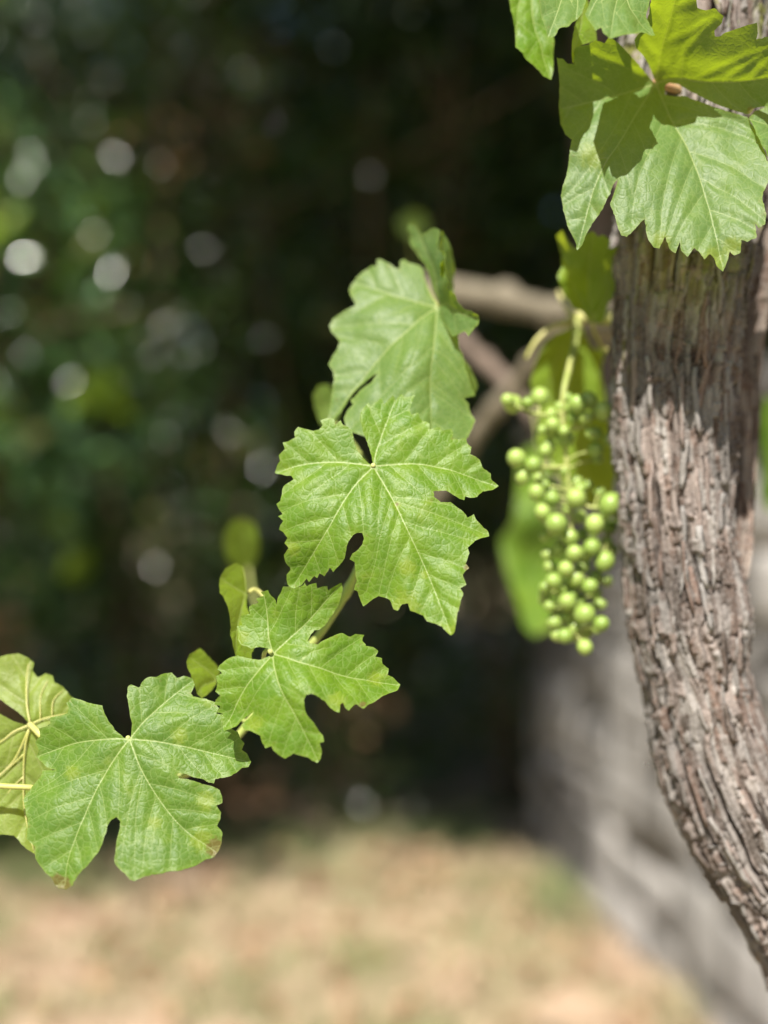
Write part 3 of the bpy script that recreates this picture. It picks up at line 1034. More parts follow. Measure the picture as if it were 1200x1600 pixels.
    return dict(yel=ye, brn=br, prim=prim, secs=secs, depth=tps(ctrl), v=W, f=tri, v1=d1 / pw[i1], v2=d2 / sw[i2], edge=de, lc=xy / 100.0)


def leaf_object(blades, mat, name='leaf', label=None):
    v, f = join([(b['v'], b['f']) for b in blades])
    o = vpart(name, v, f, mat)
    for a in ('v1', 'v2', 'edge', 'yel', 'brn'):
        fattr(o.data, a, np.concatenate([b[a] for b in blades]))
    at = o.data.attributes.new('lc', 'FLOAT_VECTOR', 'POINT')
    lc = np.concatenate([b['lc'] for b in blades])
    at.data.foreach_set('vector', np.hstack([lc, np.zeros((len(lc), 1))]).astype(np.float32).ravel())
    if label: o['label'] = label
    return o


def crop(x0, y0, sc):
    return lambda pts: [(x0 + p[0] / sc, y0 + p[1] / sc) + tuple(p[2:]) for p in pts]


def petiole(leaf, pts, r=.0014, r1=None, mat='stem', name='petiole'):
    w = [P(*p) for p in pts]
    v, f = tube(w, np.linspace(r, r1 or r, len(w)), 26, 9)
    return vpart(name, v, f, M[mat], leaf)


# central leaf
K = crop(410, 600, 1200 / 390)
ob = [(533, 390), (520, 330), (500, 270), (482, 225), (474, 180), (476, 145), (488, 118), (510, 88), (520, 105), (532, 98), (572, 66), (585, 95), (630, 50), (640, 72), (668, 46),
      (685, 62), (735, 55), (722, 85), (712, 120), (716, 150), (745, 146), (760, 165), (785, 180), (800, 195), (803, 220), (850, 213), (862, 230), (908, 217), (915, 235), (918, 256),
      (940, 265), (978, 263), (985, 285), (1000, 310), (1005, 340), (1040, 368), (1060, 400), (1092, 428), (1100, 452), (1138, 486), (1110, 505), (1060, 515), (1030, 547), (1000, 548),
      (975, 540), (970, 560), (945, 553), (915, 538), (880, 520), (840, 518), (825, 525), (830, 545), (860, 565), (900, 572), (930, 590), (960, 615), (985, 638), (1012, 636), (1030, 660),
      (1050, 680), (1085, 708), (1082, 730), (1050, 745), (1020, 760), (985, 790), (990, 820), (982, 860), (995, 885), (975, 905), (968, 925), (980, 967), (958, 985), (962, 1012), (953, 1050),
      (946, 1075), (938, 1100), (932, 1140), (924, 1190), (905, 1207), (885, 1190), (860, 1165), (835, 1152), (790, 1140), (770, 1115), (745, 1102), (715, 1087), (700, 1063), (675, 1065),
      (655, 1084), (635, 1077), (615, 1045), (590, 1030), (560, 1025), (530, 1040), (505, 1057), (488, 1062), (475, 1040), (462, 1000), (450, 980), (456, 940), (452, 900), (445, 860),
      (430, 840), (440, 815), (462, 795), (480, 770), (486, 745), (478, 722), (460, 720), (440, 730), (425, 750), (412, 780), (403, 818), (396, 838), (378, 862), (362, 880), (345, 895),
      (328, 880), (318, 897), (300, 917), (275, 916), (262, 930), (245, 930), (222, 948), (205, 945), (180, 968), (140, 988), (122, 960), (118, 920), (127, 890), (116, 850), (114, 820),
      (127, 790), (116, 765), (122, 740), (105, 715), (90, 700), (95, 680), (107, 660), (88, 640), (96, 625), (83, 600), (78, 580), (92, 560), (99, 520), (110, 495), (135, 475), (152, 462),
      (135, 445), (100, 437), (58, 426), (70, 400), (85, 375), (88, 350), (107, 322), (103, 290), (130, 282), (162, 265), (163, 240), (180, 220), (215, 222), (245, 227), (272, 222), (287, 205),
      (281, 183), (310, 176), (342, 180), (355, 197), (376, 188), (390, 202), (412, 215), (430, 235), (440, 270), (455, 310), (480, 345), (510, 375)]
lb = leaf_object([blade(K(ob), [K(p) for p in ([(533, 390), (640, 570), (770, 850), (860, 1080), (905, 1195)], [(533, 390), (420, 510), (300, 720), (150, 960)],
                                              [(533, 390), (450, 378), (350, 370), (200, 382), (70, 422)], [(533, 390), (640, 378), (780, 380), (920, 412), (1120, 480)],
                                              [(533, 390), (550, 310), (590, 200), (640, 70)])],
                        [K(p) for p in ([(628, 550), (760, 600), (900, 650), (1070, 720)], [(618, 560), (570, 720), (540, 870), (500, 1000)])],
                        K([(533, 390, .616), (600, 60, .632), (1135, 485, .618), (60, 425, .622), (905, 1205, .578), (130, 985, .612), (1080, 720, .604), (650, 700, .597), (800, 300, .622), (260, 700, .605), (500, 1040, .600)]), 1, spots=K([(700, 880, 16, 0), (650, 575, 7, 0), (780, 910, 8, 0), (690, 1060, 26, 0), (150, 790, 14, 0), (905, 1180, 12, 0), (648, 570, 3, 1), (985, 880, 7, 1)]))],
                 M['leaf'], label='broad sunlit leaf with pale branching veins in the middle of the shoot')
petiole(lb, [(583, 727, .6165), (586, 735, .632), (590, 770, .648), (585, 830, .655)], .0014)

# lower leaf on the shoot, shiny
K = crop(320, 860, 1200 / 340)
oc = [(358, 562), (335, 538), (300, 533), (262, 540), (235, 530), (205, 517), (190, 490), (185, 450), (178, 418), (207, 413), (200, 390), (196, 363), (225, 354), (247, 350), (241, 310), (262, 297),
      (287, 285), (288, 265), (312, 250), (313, 233), (345, 226), (365, 250), (385, 275), (392, 298), (405, 260), (420, 235), (440, 205), (470, 200), (500, 205), (540, 190), (556, 172), (565, 197),
      (590, 185), (617, 178), (625, 202), (650, 200), (672, 203), (680, 224), (700, 210), (730, 195), (757, 180), (764, 215), (750, 270), (735, 310), (710, 350), (690, 375), (665, 410), (640, 430),
      (610, 440), (590, 460), (575, 490), (580, 510), (620, 515), (650, 500), (690, 480), (720, 468), (760, 460), (800, 471), (835, 463), (882, 466), (875, 495), (890, 525), (922, 538), (947, 560),
      (946, 585), (972, 600), (985, 625), (1012, 650), (1020, 680), (1052, 705), (1083, 735), (1060, 767), (1020, 785), (985, 803), (950, 825), (920, 843), (895, 855), (870, 867), (830, 850), (812, 865),
      (790, 888), (770, 870), (755, 850), (742, 855), (740, 898), (720, 890), (690, 870), (660, 840), (620, 815), (585, 800), (560, 805), (550, 830), (555, 870), (570, 910), (600, 950), (625, 990),
      (647, 1020), (652, 1050), (635, 1062), (642, 1110), (635, 1150), (620, 1175), (590, 1160), (570, 1147), (530, 1135), (490, 1125), (450, 1140), (420, 1130), (390, 1105), (370, 1085), (338, 1090),
      (325, 1060), (313, 1025), (285, 1007), (260, 995), (230, 987), (213, 965), (225, 940), (250, 910), (262, 890), (230, 912), (200, 935), (170, 967), (140, 982), (110, 988), (98, 970), (93, 930),
      (90, 905), (73, 890), (80, 862), (58, 850), (70, 825), (87, 800), (73, 775), (82, 735), (83, 700), (107, 680), (88, 660), (95, 640), (120, 615), (150, 597), (190, 588), (240, 595), (290, 597), (330, 580)]
lc_ = leaf_object([blade(K(oc), [K(p) for p in ([(365, 560), (380, 650), (420, 780), (520, 960), (620, 1160)], [(365, 560), (470, 590), (640, 640), (820, 690), (1070, 735)],
                                               [(365, 560), (470, 470), (590, 370), (750, 195)], [(365, 560), (345, 480), (335, 380), (320, 240)], [(365, 560), (300, 650), (200, 780), (105, 970)])],
                         [K([(530, 605), (590, 560), (690, 535)])],
                         K([(365, 560, .594), (755, 182, .598), (1080, 735, .602), (620, 1172, .574), (70, 850, .596), (190, 430, .603), (450, 750, .579), (850, 480, .606), (880, 860, .586), (330, 950, .582)]), 2, secgap=32, spots=K([(720, 830, 16, 0), (205, 480, 14, 0), (950, 700, 14, 0), (280, 950, 16, 0), (870, 850, 6, 1)]))],
                  M['leaf'], label='shiny light green leaf with a torn looking deep notch')
petiole(lc_, [(423, 1019, .5945), (418, 1015, .61), (412, 1030, .635), (420, 1080, .655)], .0013)

# bottom left leaf
K = crop(0, 1000, 1200 / 420)
od = [(572, 437), (580, 410), (585, 370), (580, 330), (575, 290), (570, 250), (575, 215), (590, 205), (620, 213), (640, 190), (665, 173), (700, 166), (735, 150), (765, 146), (790, 160), (820, 158),
      (857, 166), (864, 195), (857, 230), (867, 248), (890, 258), (922, 268), (957, 285), (972, 310), (966, 335), (992, 345), (1002, 378), (1030, 400), (1057, 415), (1072, 440), (1087, 465), (1085, 490),
      (1102, 510), (1115, 540), (1105, 562), (1080, 572), (1055, 592), (1030, 607), (1000, 615), (960, 622), (955, 642), (930, 635), (900, 622), (860, 612), (830, 600), (800, 596), (788, 602), (805, 616),
      (840, 624), (880, 636), (920, 648), (950, 658), (977, 675), (988, 700), (987, 725), (965, 740), (982, 770), (981, 800), (969, 830), (987, 860), (987, 900), (977, 930), (952, 962), (915, 980),
      (880, 1002), (850, 1015), (800, 1032), (760, 1035), (720, 1044), (680, 1050), (640, 1062), (605, 1077), (585, 1067), (565, 1045), (545, 1027), (528, 1005), (520, 980), (522, 940), (525, 900), (535, 850),
      (535, 815), (520, 798), (500, 808), (485, 830), (475, 870), (465, 910), (445, 950), (415, 990), (385, 1020), (355, 1050), (335, 1077), (325, 1095), (295, 1110), (265, 1107), (245, 1090), (230, 1060),
      (205, 1032), (185, 1005), (168, 970), (165, 930), (148, 910), (128, 890), (130, 850), (133, 800), (123, 760), (113, 720), (120, 690), (140, 660), (160, 635), (180, 610), (190, 582), (240, 577), (205, 563),
      (178, 540), (153, 520), (165, 490), (158, 455), (180, 430), (188, 400), (215, 385), (230, 370), (233, 345), (265, 338), (297, 325), (305, 305), (298, 280), (325, 263), (360, 268), (395, 280), (432, 290),
      (457, 300), (470, 330), (490, 370), (515, 405), (545, 428)]
ld = leaf_object([blade(K(od), [K(p) for p in ([(572, 437), (635, 590), (730, 740), (830, 850), (960, 940)], [(572, 437), (470, 580), (390, 740), (310, 950), (285, 1095)],
                                              [(572, 437), (480, 440), (320, 460), (165, 515)], [(572, 437), (700, 450), (850, 480), (1100, 540)], [(572, 437), (650, 350), (740, 270), (850, 180)])],
                        [K([(635, 600), (610, 760), (605, 900), (605, 1065)])],
                        K([(572, 437, .603), (765, 148, .622), (1112, 540, .606), (155, 520, .614), (280, 1105, .580), (605, 1075, .576), (985, 900, .588), (560, 700, .592), (330, 270, .616), (250, 750, .595)]), 3, pucker=.6, spots=K([(285, 1095, 15, 1), (255, 1070, 10, 1), (965, 925, 17, 1), (900, 890, 22, 0), (690, 815, 13, 0), (320, 590, 14, 0), (800, 430, 14, 0), (920, 720, 18, 0), (1090, 480, 10, 0)]))],
                 M['leaf_deep'], label='large smooth leaf with a brown tip at the end of the shoot')
petiole(ld, [(200, 1153, .607), (202, 1158, .62), (215, 1190, .645), (260, 1220, .66)], .0014)

# far left leaf, seen from below
oe = [(128, 372), (105, 345), (75, 318), (40, 292), (0, 262), (-70, 235), (-110, 150), (-60, 100), (-10, 108), (2, 78), (40, 66), (80, 63), (120, 78), (142, 100), (143, 130), (165, 162), (200, 153), (232, 165),
      (248, 190), (282, 213), (308, 243), (332, 268), (345, 305), (330, 345), (300, 400), (262, 460), (240, 520), (232, 600), (226, 700), (218, 800), (205, 850), (196, 910), (163, 962), (130, 940), (100, 915), (62, 872), (20, 868), (-30, 872),
      (-110, 860), (-210, 800), (-240, 650), (-205, 500), (-150, 400), (-80, 345), (0, 325), (60, 362), (105, 378)]
eb = blade(K(oe), [K(p) for p in ([(135, 378), (120, 290), (118, 180), (130, 90)], [(135, 378), (200, 350), (330, 325)], [(135, 378), (60, 410), (0, 455), (-150, 520)],
                                              [(135, 378), (112, 480), (105, 600), (110, 760), (150, 940)], [(128, 400), (60, 540), (-40, 640), (-150, 760)])],
                        [K(p) for p in ([(180, 358), (182, 250), (215, 175)], [(232, 345), (238, 270), (285, 222)], [(105, 510), (40, 570), (-60, 640)], [(105, 610), (50, 665), (-20, 760)])],
                        K([(135, 378, .640), (120, 80, .655), (320, 290, .650), (-200, 600, .645), (100, 900, .632), (220, 700, .640), (0, 300, .645)]), 4, vw=2.2, pucker=1.1, underside=True)
le = leaf_object([eb], M['leaf_young'], label='pale yellow green leaf seen from below with raised veins')
for lines, r0_, r1_ in ((eb['prim'], .00065, .00028), (eb['secs'][:4], .00042, .0002)):
    for ln in lines:
        if len(ln) < 8: continue
        ln = ln[::4] if len(ln) > 24 else ln[::2]
        dd_ = eb['depth'](ln) - .0001
        v, f = tube(Pn(ln, dd_), np.linspace(r0_, r1_, len(ln)), max(8, len(ln)), 6)
        vpart('vein', v, f, M['stem_yellow'], le)
petiole(le, [(47, 1132, .6385), (55, 1140, .630), (66, 1152, .626), (95, 1185, .63), (150, 1235, .648)], .0019, .0016, 'stem_yellow')
petiole(le, [(-60, 1222, .622), (0, 1228, .622), (52, 1231, .624), (110, 1240, .640)], .0016, None, 'stem_yellow', 'tendril')

# upper middle leaf, one lobe folded over
K = crop(480, 330, 4.0)
oa = [(815, 590), (770, 520), (735, 440), (722, 375), (690, 350), (640, 330), (605, 308), (583, 325), (575, 357), (550, 360), (520, 340), (490, 325), (460, 313), (438, 320), (430, 345), (395, 350), (350, 375), (310, 410),
      (280, 450), (266, 490), (275, 530), (297, 570), (300, 600), (260, 620), (210, 650), (170, 680), (150, 720), (160, 760), (190, 800), (207, 830), (195, 870), (165, 920), (148, 965), (165, 1010), (177, 1060),
      (160, 1120), (145, 1200), (130, 1270), (115, 1315), (170, 1312), (210, 1270), (250, 1195), (285, 1138), (335, 1085), (400, 1035), (440, 1010), (408, 1065), (362, 1098), (330, 1125), (300, 1162), (280, 1187), (292, 1212), (263, 1250),
      (245, 1300), (250, 1340), (260, 1372), (290, 1392), (400, 1430), (560, 1475), (750, 1510), (900, 1480), (990, 1425), (1022, 1352), (1037, 1320), (1018, 1260), (1012, 1200), (985, 1168), (1053, 1150), (1030, 1100),
      (1010, 1040), (990, 980), (968, 900), (945, 862), (935, 810), (935, 770), (930, 700), (905, 640), (870, 605)]
ofold = [(618, 100), (638, 72), (665, 74), (688, 100), (705, 132), (735, 128), (762, 114), (800, 108), (838, 120), (826, 180), (813, 240), (845, 243), (874, 280), (854, 330), (850, 390), (884, 432), (884, 480),
         (912, 520), (930, 572), (980, 620), (1022, 628), (1064, 650), (1062, 700), (1042, 740), (1022, 785), (990, 762), (952, 772), (928, 785), (895, 740), (830, 650), (815, 590), (800, 540), (770, 450), (730, 330),
         (688, 275), (640, 195)]
oback = [(838, 122), (872, 160), (908, 260), (932, 380), (940, 500), (935, 575), (905, 540), (880, 480), (868, 430), (845, 390), (848, 330), (862, 285), (830, 246), (822, 180)]
olow = [(930, 790), (965, 860), (1010, 940), (1055, 1020), (1075, 1090), (1058, 1160), (1020, 1150), (985, 1060), (950, 930)]
la = leaf_object([blade(K(oa), [K(p) for p in ([(815, 590), (795, 850), (780, 1060), (785, 1480)], [(815, 590), (700, 670), (500, 840), (330, 1060), (150, 1290)], [(815, 590), (620, 540), (450, 490), (300, 440)])],
                        [K([(790, 850), (900, 940), (1020, 1130)]), K([(780, 1060), (880, 1150), (1000, 1290)])],
                        K([(815, 590, .686), (460, 315, .702), (152, 720, .690), (120, 1310, .664), (440, 910, .668), (785, 1060, .655), (785, 1450, .646), (1035, 1300, .664), (950, 850, .672), (680, 880, .658)]), 5),
                  blade(K(ofold), [K(p) for p in ([(815, 590), (780, 400), (720, 230), (655, 90)], [(815, 590), (860, 585), (960, 650), (1050, 670)])], [],
                        K([(815, 590, .683), (640, 75, .702), (835, 120, .676), (870, 430, .656), (1060, 660, .646), (930, 780, .664), (700, 280, .698), (770, 450, .690)]), 6, secgap=26),
                  blade(K(oback), [K([(930, 570), (900, 400), (850, 150)])], [],
                        K([(838, 120, .676), (935, 400, .705), (935, 575, .675), (850, 390, .662), (862, 285, .666)]), 7, secgap=26),
                  blade(K(olow), [K([(930, 790), (1000, 980), (1050, 1140)])], [],
                        K([(930, 790, .674), (1075, 1090, .695), (1058, 1160, .690), (985, 1060, .676)]), 8, secgap=26)],
                 M['leaf_grey'], label='pale grey green leaf with its upper lobe folded over, behind the central leaf')
petiole(la, [(684, 477, .688), (690, 480, .70), (705, 500, .715), (712, 545, .725)], .0014)

# big leaf on the trunk
K = crop(780, 0, 1200 / 420)
ot = [(700, 368), (680, 320), (660, 270), (635, 230), (605, 195), (598, 160), (640, 120), (670, 60), (680, -10), (720, -60), (800, -75), (870, -45), (885, 30), (920, 36), (962, 26), (1002, 60), (995, 92), (963, 130), (966, 158),
      (985, 155), (1010, 140), (1060, 122), (1110, 105), (1152, 98), (1155, 140), (1150, 172), (1200, 160), (1285, 168), (1330, 250), (1345, 350), (1300, 430), (1250, 480), (1200, 473), (1150, 480), (1130, 502), (1110, 512),
      (1060, 500), (1000, 480), (960, 463), (900, 430), (840, 402), (795, 374), (762, 374), (742, 388), (738, 415), (780, 429), (830, 430), (900, 457), (960, 484), (1000, 498), (1060, 516), (1110, 530), (1150, 600),
      (1185, 680), (1212, 770), (1205, 810), (1178, 860), (1175, 900), (1193, 960), (1187, 1003), (1160, 1012), (1143, 1000), (1150, 1062), (1110, 1077), (1080, 1073), (1077, 1122), (1050, 1133), (1030, 1113), (1022, 1150),
      (1000, 1203), (975, 1182), (960, 1148), (940, 1143), (915, 1164), (890, 1130), (870, 1114), (840, 1154), (815, 1122), (805, 1086), (787, 1134), (760, 1112), (740, 1062), (715, 1113), (690, 1112), (665, 1077), (655, 1040),
      (650, 986), (630, 1000), (600, 1037), (570, 1067), (545, 1060), (530, 1020), (510, 950), (496, 915), (510, 870), (532, 798), (510, 820), (490, 870), (465, 930), (420, 990), (390, 1040), (370, 1090), (347, 1115),
      (340, 1080), (310, 1020), (290, 950), (278, 880), (300, 800), (318, 720), (330, 640), (300, 620), (275, 560), (266, 480), (270, 380), (265, 300), (260, 248), (290, 260), (310, 277), (337, 282), (328, 240), (345, 203),
      (400, 197), (430, 178), (470, 192), (490, 163), (530, 187), (570, 230), (610, 275), (640, 310), (680, 350)]
lt = leaf_object([blade(K(ot), [K(p) for p in ([(700, 368), (770, 520), (860, 690), (930, 890), (1000, 1190)], [(700, 368), (560, 410), (390, 457), (280, 480)], [(700, 368), (620, 490), (520, 650), (430, 810), (350, 1100)],
                                              [(708, 366), (800, 352), (900, 368), (1060, 372), (1320, 340)], [(700, 368), (720, 240), (760, 100), (800, -50)])],
                        [K(p) for p in ([(810, 352), (840, 220), (960, 80)], [(690, 370), (560, 300), (420, 240)], [(775, 530), (1000, 530), (1130, 585)], [(690, 640), (620, 800), (590, 1000)])],
                        K([(700, 368, 0.654), (1000, 1200, 0.596), (500, 915, 0.618), (348, 1112, 0.62), (275, 480, 0.646), (262, 250, 0.634), (400, 200, 0.624), (530, 190, 0.63), (780, -70, 0.59), (1000, 60, 0.602), (1320, 300, 0.602), (1150, 100, 0.6),
                           (1100, 300, 0.618), (1190, 950, 0.6), (850, 700, 0.626), (840, 402, 0.642), (1110, 515, 0.632), (700, 800, 0.618), (950, 230, 0.618), (600, 620, 0.626)]), 9, secgap=40, pucker=.9, spots=K([(1040, 1100, 18, 0), (960, 1150, 22, 0), (1130, 495, 8, 1), (720, 1080, 16, 0), (420, 700, 22, 0)]))],
                 M['leaf_grey'], label='big grey green leaf lying against the trunk, half of it glowing yellow green')
petiole(lt, [(1024, 128, .659), (1030, 130, .661), (1052, 138, .665), (1085, 152, .678), (1120, 170, .70)], .0026, .003, 'stem_red')


def small(name_seed, ol, prim, ctrl, mat, label=None, sec=(), **kw):
    return leaf_object([blade(ol, prim, list(sec), ctrl, name_seed, **kw)], mat, label=label)


# leaves hanging in at the top of the trunk
l4 = small(20, K([(388, 60), (400, 28), (430, -60), (560, -120), (680, -45), (668, 60), (692, 120), (702, 150), (670, 150), (640, 138), (600, 157), (560, 160), (530, 162), (495, 160), (470, 146), (455, 122), (430, 142), (413, 110), (397, 85)]),
           [K([(560, -110), (600, 20), (690, 145)]), K([(560, -110), (520, 20), (500, 155)]), K([(560, -110), (450, -20), (400, 60)])],
           K([(390, 60, .588), (700, 148, .590), (540, 160, .574), (560, -110, .612), (540, 20, .588)]), M['leaf_grey'], 'pale bluish green leaf tip hanging down over the trunk')
l3 = small(21, K([(172, 0), (190, -80), (300, -125), (390, -50), (387, 10), (370, 60), (345, 78), (322, 102), (300, 122), (270, 120), (247, 152), (218, 160), (210, 130), (188, 60), (180, 30)]),
           [K([(310, -120), (270, 20), (222, 150)]), K([(310, -120), (350, -20), (345, 75)])],
           K([(175, 0, .600), (218, 160, .588), (385, 10, .602), (300, -120, .625)]), M['leaf_grey'])
l2 = small(22, K([(40, 0), (60, -100), (150, -135), (240, -60), (232, 20), (222, 90), (240, 180), (248, 260), (237, 352), (200, 336), (160, 303), (110, 263), (73, 210), (80, 150), (58, 80)]),
           [K([(150, -130), (150, 60), (190, 200), (232, 340)]), K([(150, -130), (90, 20), (80, 150)])],
           K([(40, 0, .655), (235, 350, .648), (240, -50, .668), (80, 200, .645)]), M['leaf'])
l4b = small(23, K([(345, -40), (400, -50), (412, 20), (425, 110), (428, 185), (380, 197), (345, 215), (335, 285), (322, 240), (335, 140), (355, 70)]),
            [K([(380, -45), (375, 100), (335, 270)])],
            K([(380, -45, .660), (428, 185, .652), (335, 285, .625), (330, 140, .630)]), M['leaf_young'])
l5 = small(24, K([(1116, 522), (1150, 492), (1200, 470), (1300, 480), (1385, 600), (1300, 720), (1205, 695), (1170, 640), (1145, 590)]),
           [K([(1385, 600), (1250, 560), (1120, 525)]), K([(1385, 600), (1280, 640), (1210, 690)])],
           K([(1120, 522, .628), (1385, 600, .632), (1205, 695, .612), (1250, 480, .632)]), M['leaf_grey'])
for lf, pp in ((l4, [(976, -38, .612), (990, -70, .63), (1040, -110, .665)]), (l3, [(888, -42, .625), (910, -90, .645), (1030, -140, .67)]),
               (l2, [(832, -45, .666), (880, -110, .68), (1020, -160, .69)]), (l4b, [(913, -16, .66), (930, -60, .67), (1030, -90, .685)]),
               (l5, [(1264, 210, .632), (1262, 190, .66), (1240, 170, .70)])):
    petiole(lf, pp, .0013)
# blurred leaf below them, beside the trunk
K8 = crop(860, 340, 747 / 140)
l6 = leaf_object([blade(K8([(58, 130), (110, 88), (160, 180), (220, 262), (250, 200), (290, 138), (350, 128), (395, 165), (440, 148), (502, 180), (488, 250), (560, 238), (602, 290), (570, 400), (582, 520), (550, 620), (480, 720), (435, 880),
                            (340, 885), (258, 782), (180, 742), (110, 640), (58, 480), (100, 400), (78, 260)]),
                        [K8([(360, 880), (320, 600), (330, 300), (345, 140)]), K8([(360, 880), (230, 640), (110, 300)]), K8([(360, 880), (480, 600), (540, 280)])], [],
                        K8([(360, 880, .735), (58, 300, .720), (345, 130, .685), (600, 290, .700), (320, 500, .722), (550, 620, .715), (90, 520, .712)]), 25, spacing=4)], M['leaf_young'])
petiole(l6, [(927, 505, .735), (930, 520, .75), (945, 545, .765), (985, 560, .765)], .0014, None, 'stem_yellow')
# yellow green leaf behind the grapes
l7 = leaf_object([blade([(838, 560), (852, 535), (872, 520), (905, 503), (925, 545), (945, 548), (938, 575), (942, 610), (952, 680), (962, 740), (955, 790), (935, 800), (905, 775), (880, 760), (860, 720), (838, 690), (845, 640), (828, 600)],
                        [[(905, 505), (900, 600), (930, 790)], [(905, 505), (870, 570), (840, 680)]], [],
                        [(905, 505, .80), (840, 690, .785), (935, 800, .79), (955, 680, .805)], 26, spacing=4)], M['leaf_young'])
petiole(l7, [(905, 506, .80), (920, 500, .80), (950, 500, .79), (985, 505, .775)], .0014, None, 'stem_yellow')
# big leaf far behind the grapes
K6 = crop(700, 440, 1600 / 600)
l8 = leaf_object([blade(K6([(215, 1075), (262, 1015), (288, 900), (296, 760), (330, 690), (385, 680), (425, 760), (450, 900), (470, 1080), (520, 1150), (470, 1250), (440, 1440), (362, 1475), (318, 1440), (280, 1320), (240, 1210)]),
                        [K6([(390, 690), (370, 1000), (360, 1460)]), K6([(380, 860), (300, 960), (225, 1075)])], [],
                        K6([(390, 690, 1.25), (215, 1075, 1.21), (470, 1080, 1.24), (360, 1475, 1.17), (350, 1000, 1.19)]), 27, spacing=5)], M['leaf'])
petiole(l8, [(846, 699, 1.25), (846, 680, 1.26), (838, 640, 1.29), (812, 605, 1.31)], .002)
# thin backlit leaves behind the lower part of the shoot
l9 = leaf_object([blade([(347, 905), (352, 888), (366, 883), (378, 886), (384, 905), (390, 925), (388, 945), (396, 965), (392, 985), (398, 1010), (390, 1035), (372, 1035), (364, 1010), (362, 980), (354, 955), (350, 930), (345, 925)],
                        [[(388, 925), (380, 960), (370, 1030)], [(388, 925), (370, 915), (350, 900)]], [],
                        [(350, 900, .645), (388, 925, .665), (380, 1030, .625), (392, 985, .640)], 28)], M['leaf_young'], label='thin yellow green leaf glowing with light from behind')
petiole(l9, [(389, 925, .665), (398, 921, .668), (410, 930, .668), (425, 960, .664)], .0012, None, 'stem_yellow')
l10 = leaf_object([blade([(290, 1035), (296, 1022), (312, 1013), (322, 1025), (335, 1035), (345, 1048), (342, 1065), (330, 1080), (318, 1090), (305, 1078), (294, 1060)],
                         [[(345, 1060), (325, 1045), (300, 1028)], [(345, 1060), (320, 1070), (310, 1082)]], [],
                         [(290, 1035, .640), (345, 1055, .665), (318, 1090, .635), (312, 1013, .655)], 29)], M['leaf_young'], label='small bright yellow green leaf between two larger ones')
petiole(l10, [(343, 1058, .664), (352, 1075, .668), (362, 1105, .668), (385, 1130, .666)], .0012)
# soft leaves further back along the shoot
l11 = leaf_object([blade([(622, 350), (630, 337), (645, 330), (660, 334), (668, 348), (664, 362), (648, 372), (630, 364)], [[(645, 378), (643, 350), (640, 325)]], [],
                         [(622, 350, 1.50), (645, 330, 1.488), (668, 348, 1.50), (648, 372, 1.508)], 30, spacing=5)], M['leaf_grey'])
l12 = leaf_object([blade([(350, 835), (362, 815), (380, 808), (398, 818), (406, 845), (402, 872), (388, 892), (366, 886), (352, 865)], [[(388, 890), (382, 850), (378, 812)]], [],
                         [(350, 835, .93), (380, 808, .92), (406, 845, .93), (388, 890, .95)], 31, spacing=5)], M['leaf_young'])
l13 = leaf_object([blade([(490, 640), (488, 618), (500, 602), (515, 600), (528, 620), (530, 648), (518, 668), (500, 664)], [[(525, 665), (510, 640), (502, 606)]], [],
                         [(490, 640, .76), (500, 602, .765), (530, 640, .78), (518, 668, .765)], 32, spacing=5)], M['leaf_grey'])
l14 = leaf_object([blade([(1180, 640), (1195, 620), (1220, 625), (1250, 660), (1260, 720), (1240, 780), (1205, 800), (1185, 770), (1190, 720), (1178, 690)], [[(1250, 660), (1215, 720), (1200, 790)]], [],
                         [(1180, 640, 1.10), (1195, 800, 1.08), (1260, 700, 1.12), (1240, 780, 1.10)], 33, spacing=6)], M['leaf'])
for lf, pp in ((l11, [(648, 370, 1.508), (648, 400, 1.54), (652, 445, 1.58)]), (l12, [(388, 888, .95), (396, 930, .90), (420, 1000, .78), (440, 1050, .67)]),
               (l13, [(524, 663, .765), (548, 690, .75), (580, 740, .70), (590, 780, .67)]), (l14, [(1248, 664, 1.1), (1255, 620, 1.05), (1260, 480, .9), (1235, 300, .745)])):
    petiole(lf, pp, .0014)

# ---- shoots and canes
def cane(pts, mat, n=60, wob=.10, name='cane', nodes=True):
    w = np.array([tuple(P(p[0], p[1], p[2])) + (p[3],) for p in pts])
    d_ = catmull(w, n)
    sl = np.concatenate([[0], np.cumsum(np.linalg.norm(np.diff(d_[:, :3], axis=0), axis=1))])
    gap_ = max(.05, 9 * w[:, 3].mean())
    ph = (sl / gap_ + .3) % 1.0 - .5
    q_ = np.random.RandomState(int(pts[0][0]) + n)
    r_ = d_[:, 3] * (1 + .38 * np.exp(-(ph / .09) ** 2)) * (1 + .10 * (q_.rand(n) - .5))
    side_ = (np.floor(sl / gap_ + .3) % 2 * 2 - 1)[:, None] * d_[:, 3:4] * .25 * np.exp(-(ph / .12) ** 2)[:, None]
    c_ = d_[:, :3] + side_ * np.array([.3, .2, 1.0])
    v, f = tube(c_, r_, n, 12, wob, len(pts))
    return vpart(name, v, f, M[mat])


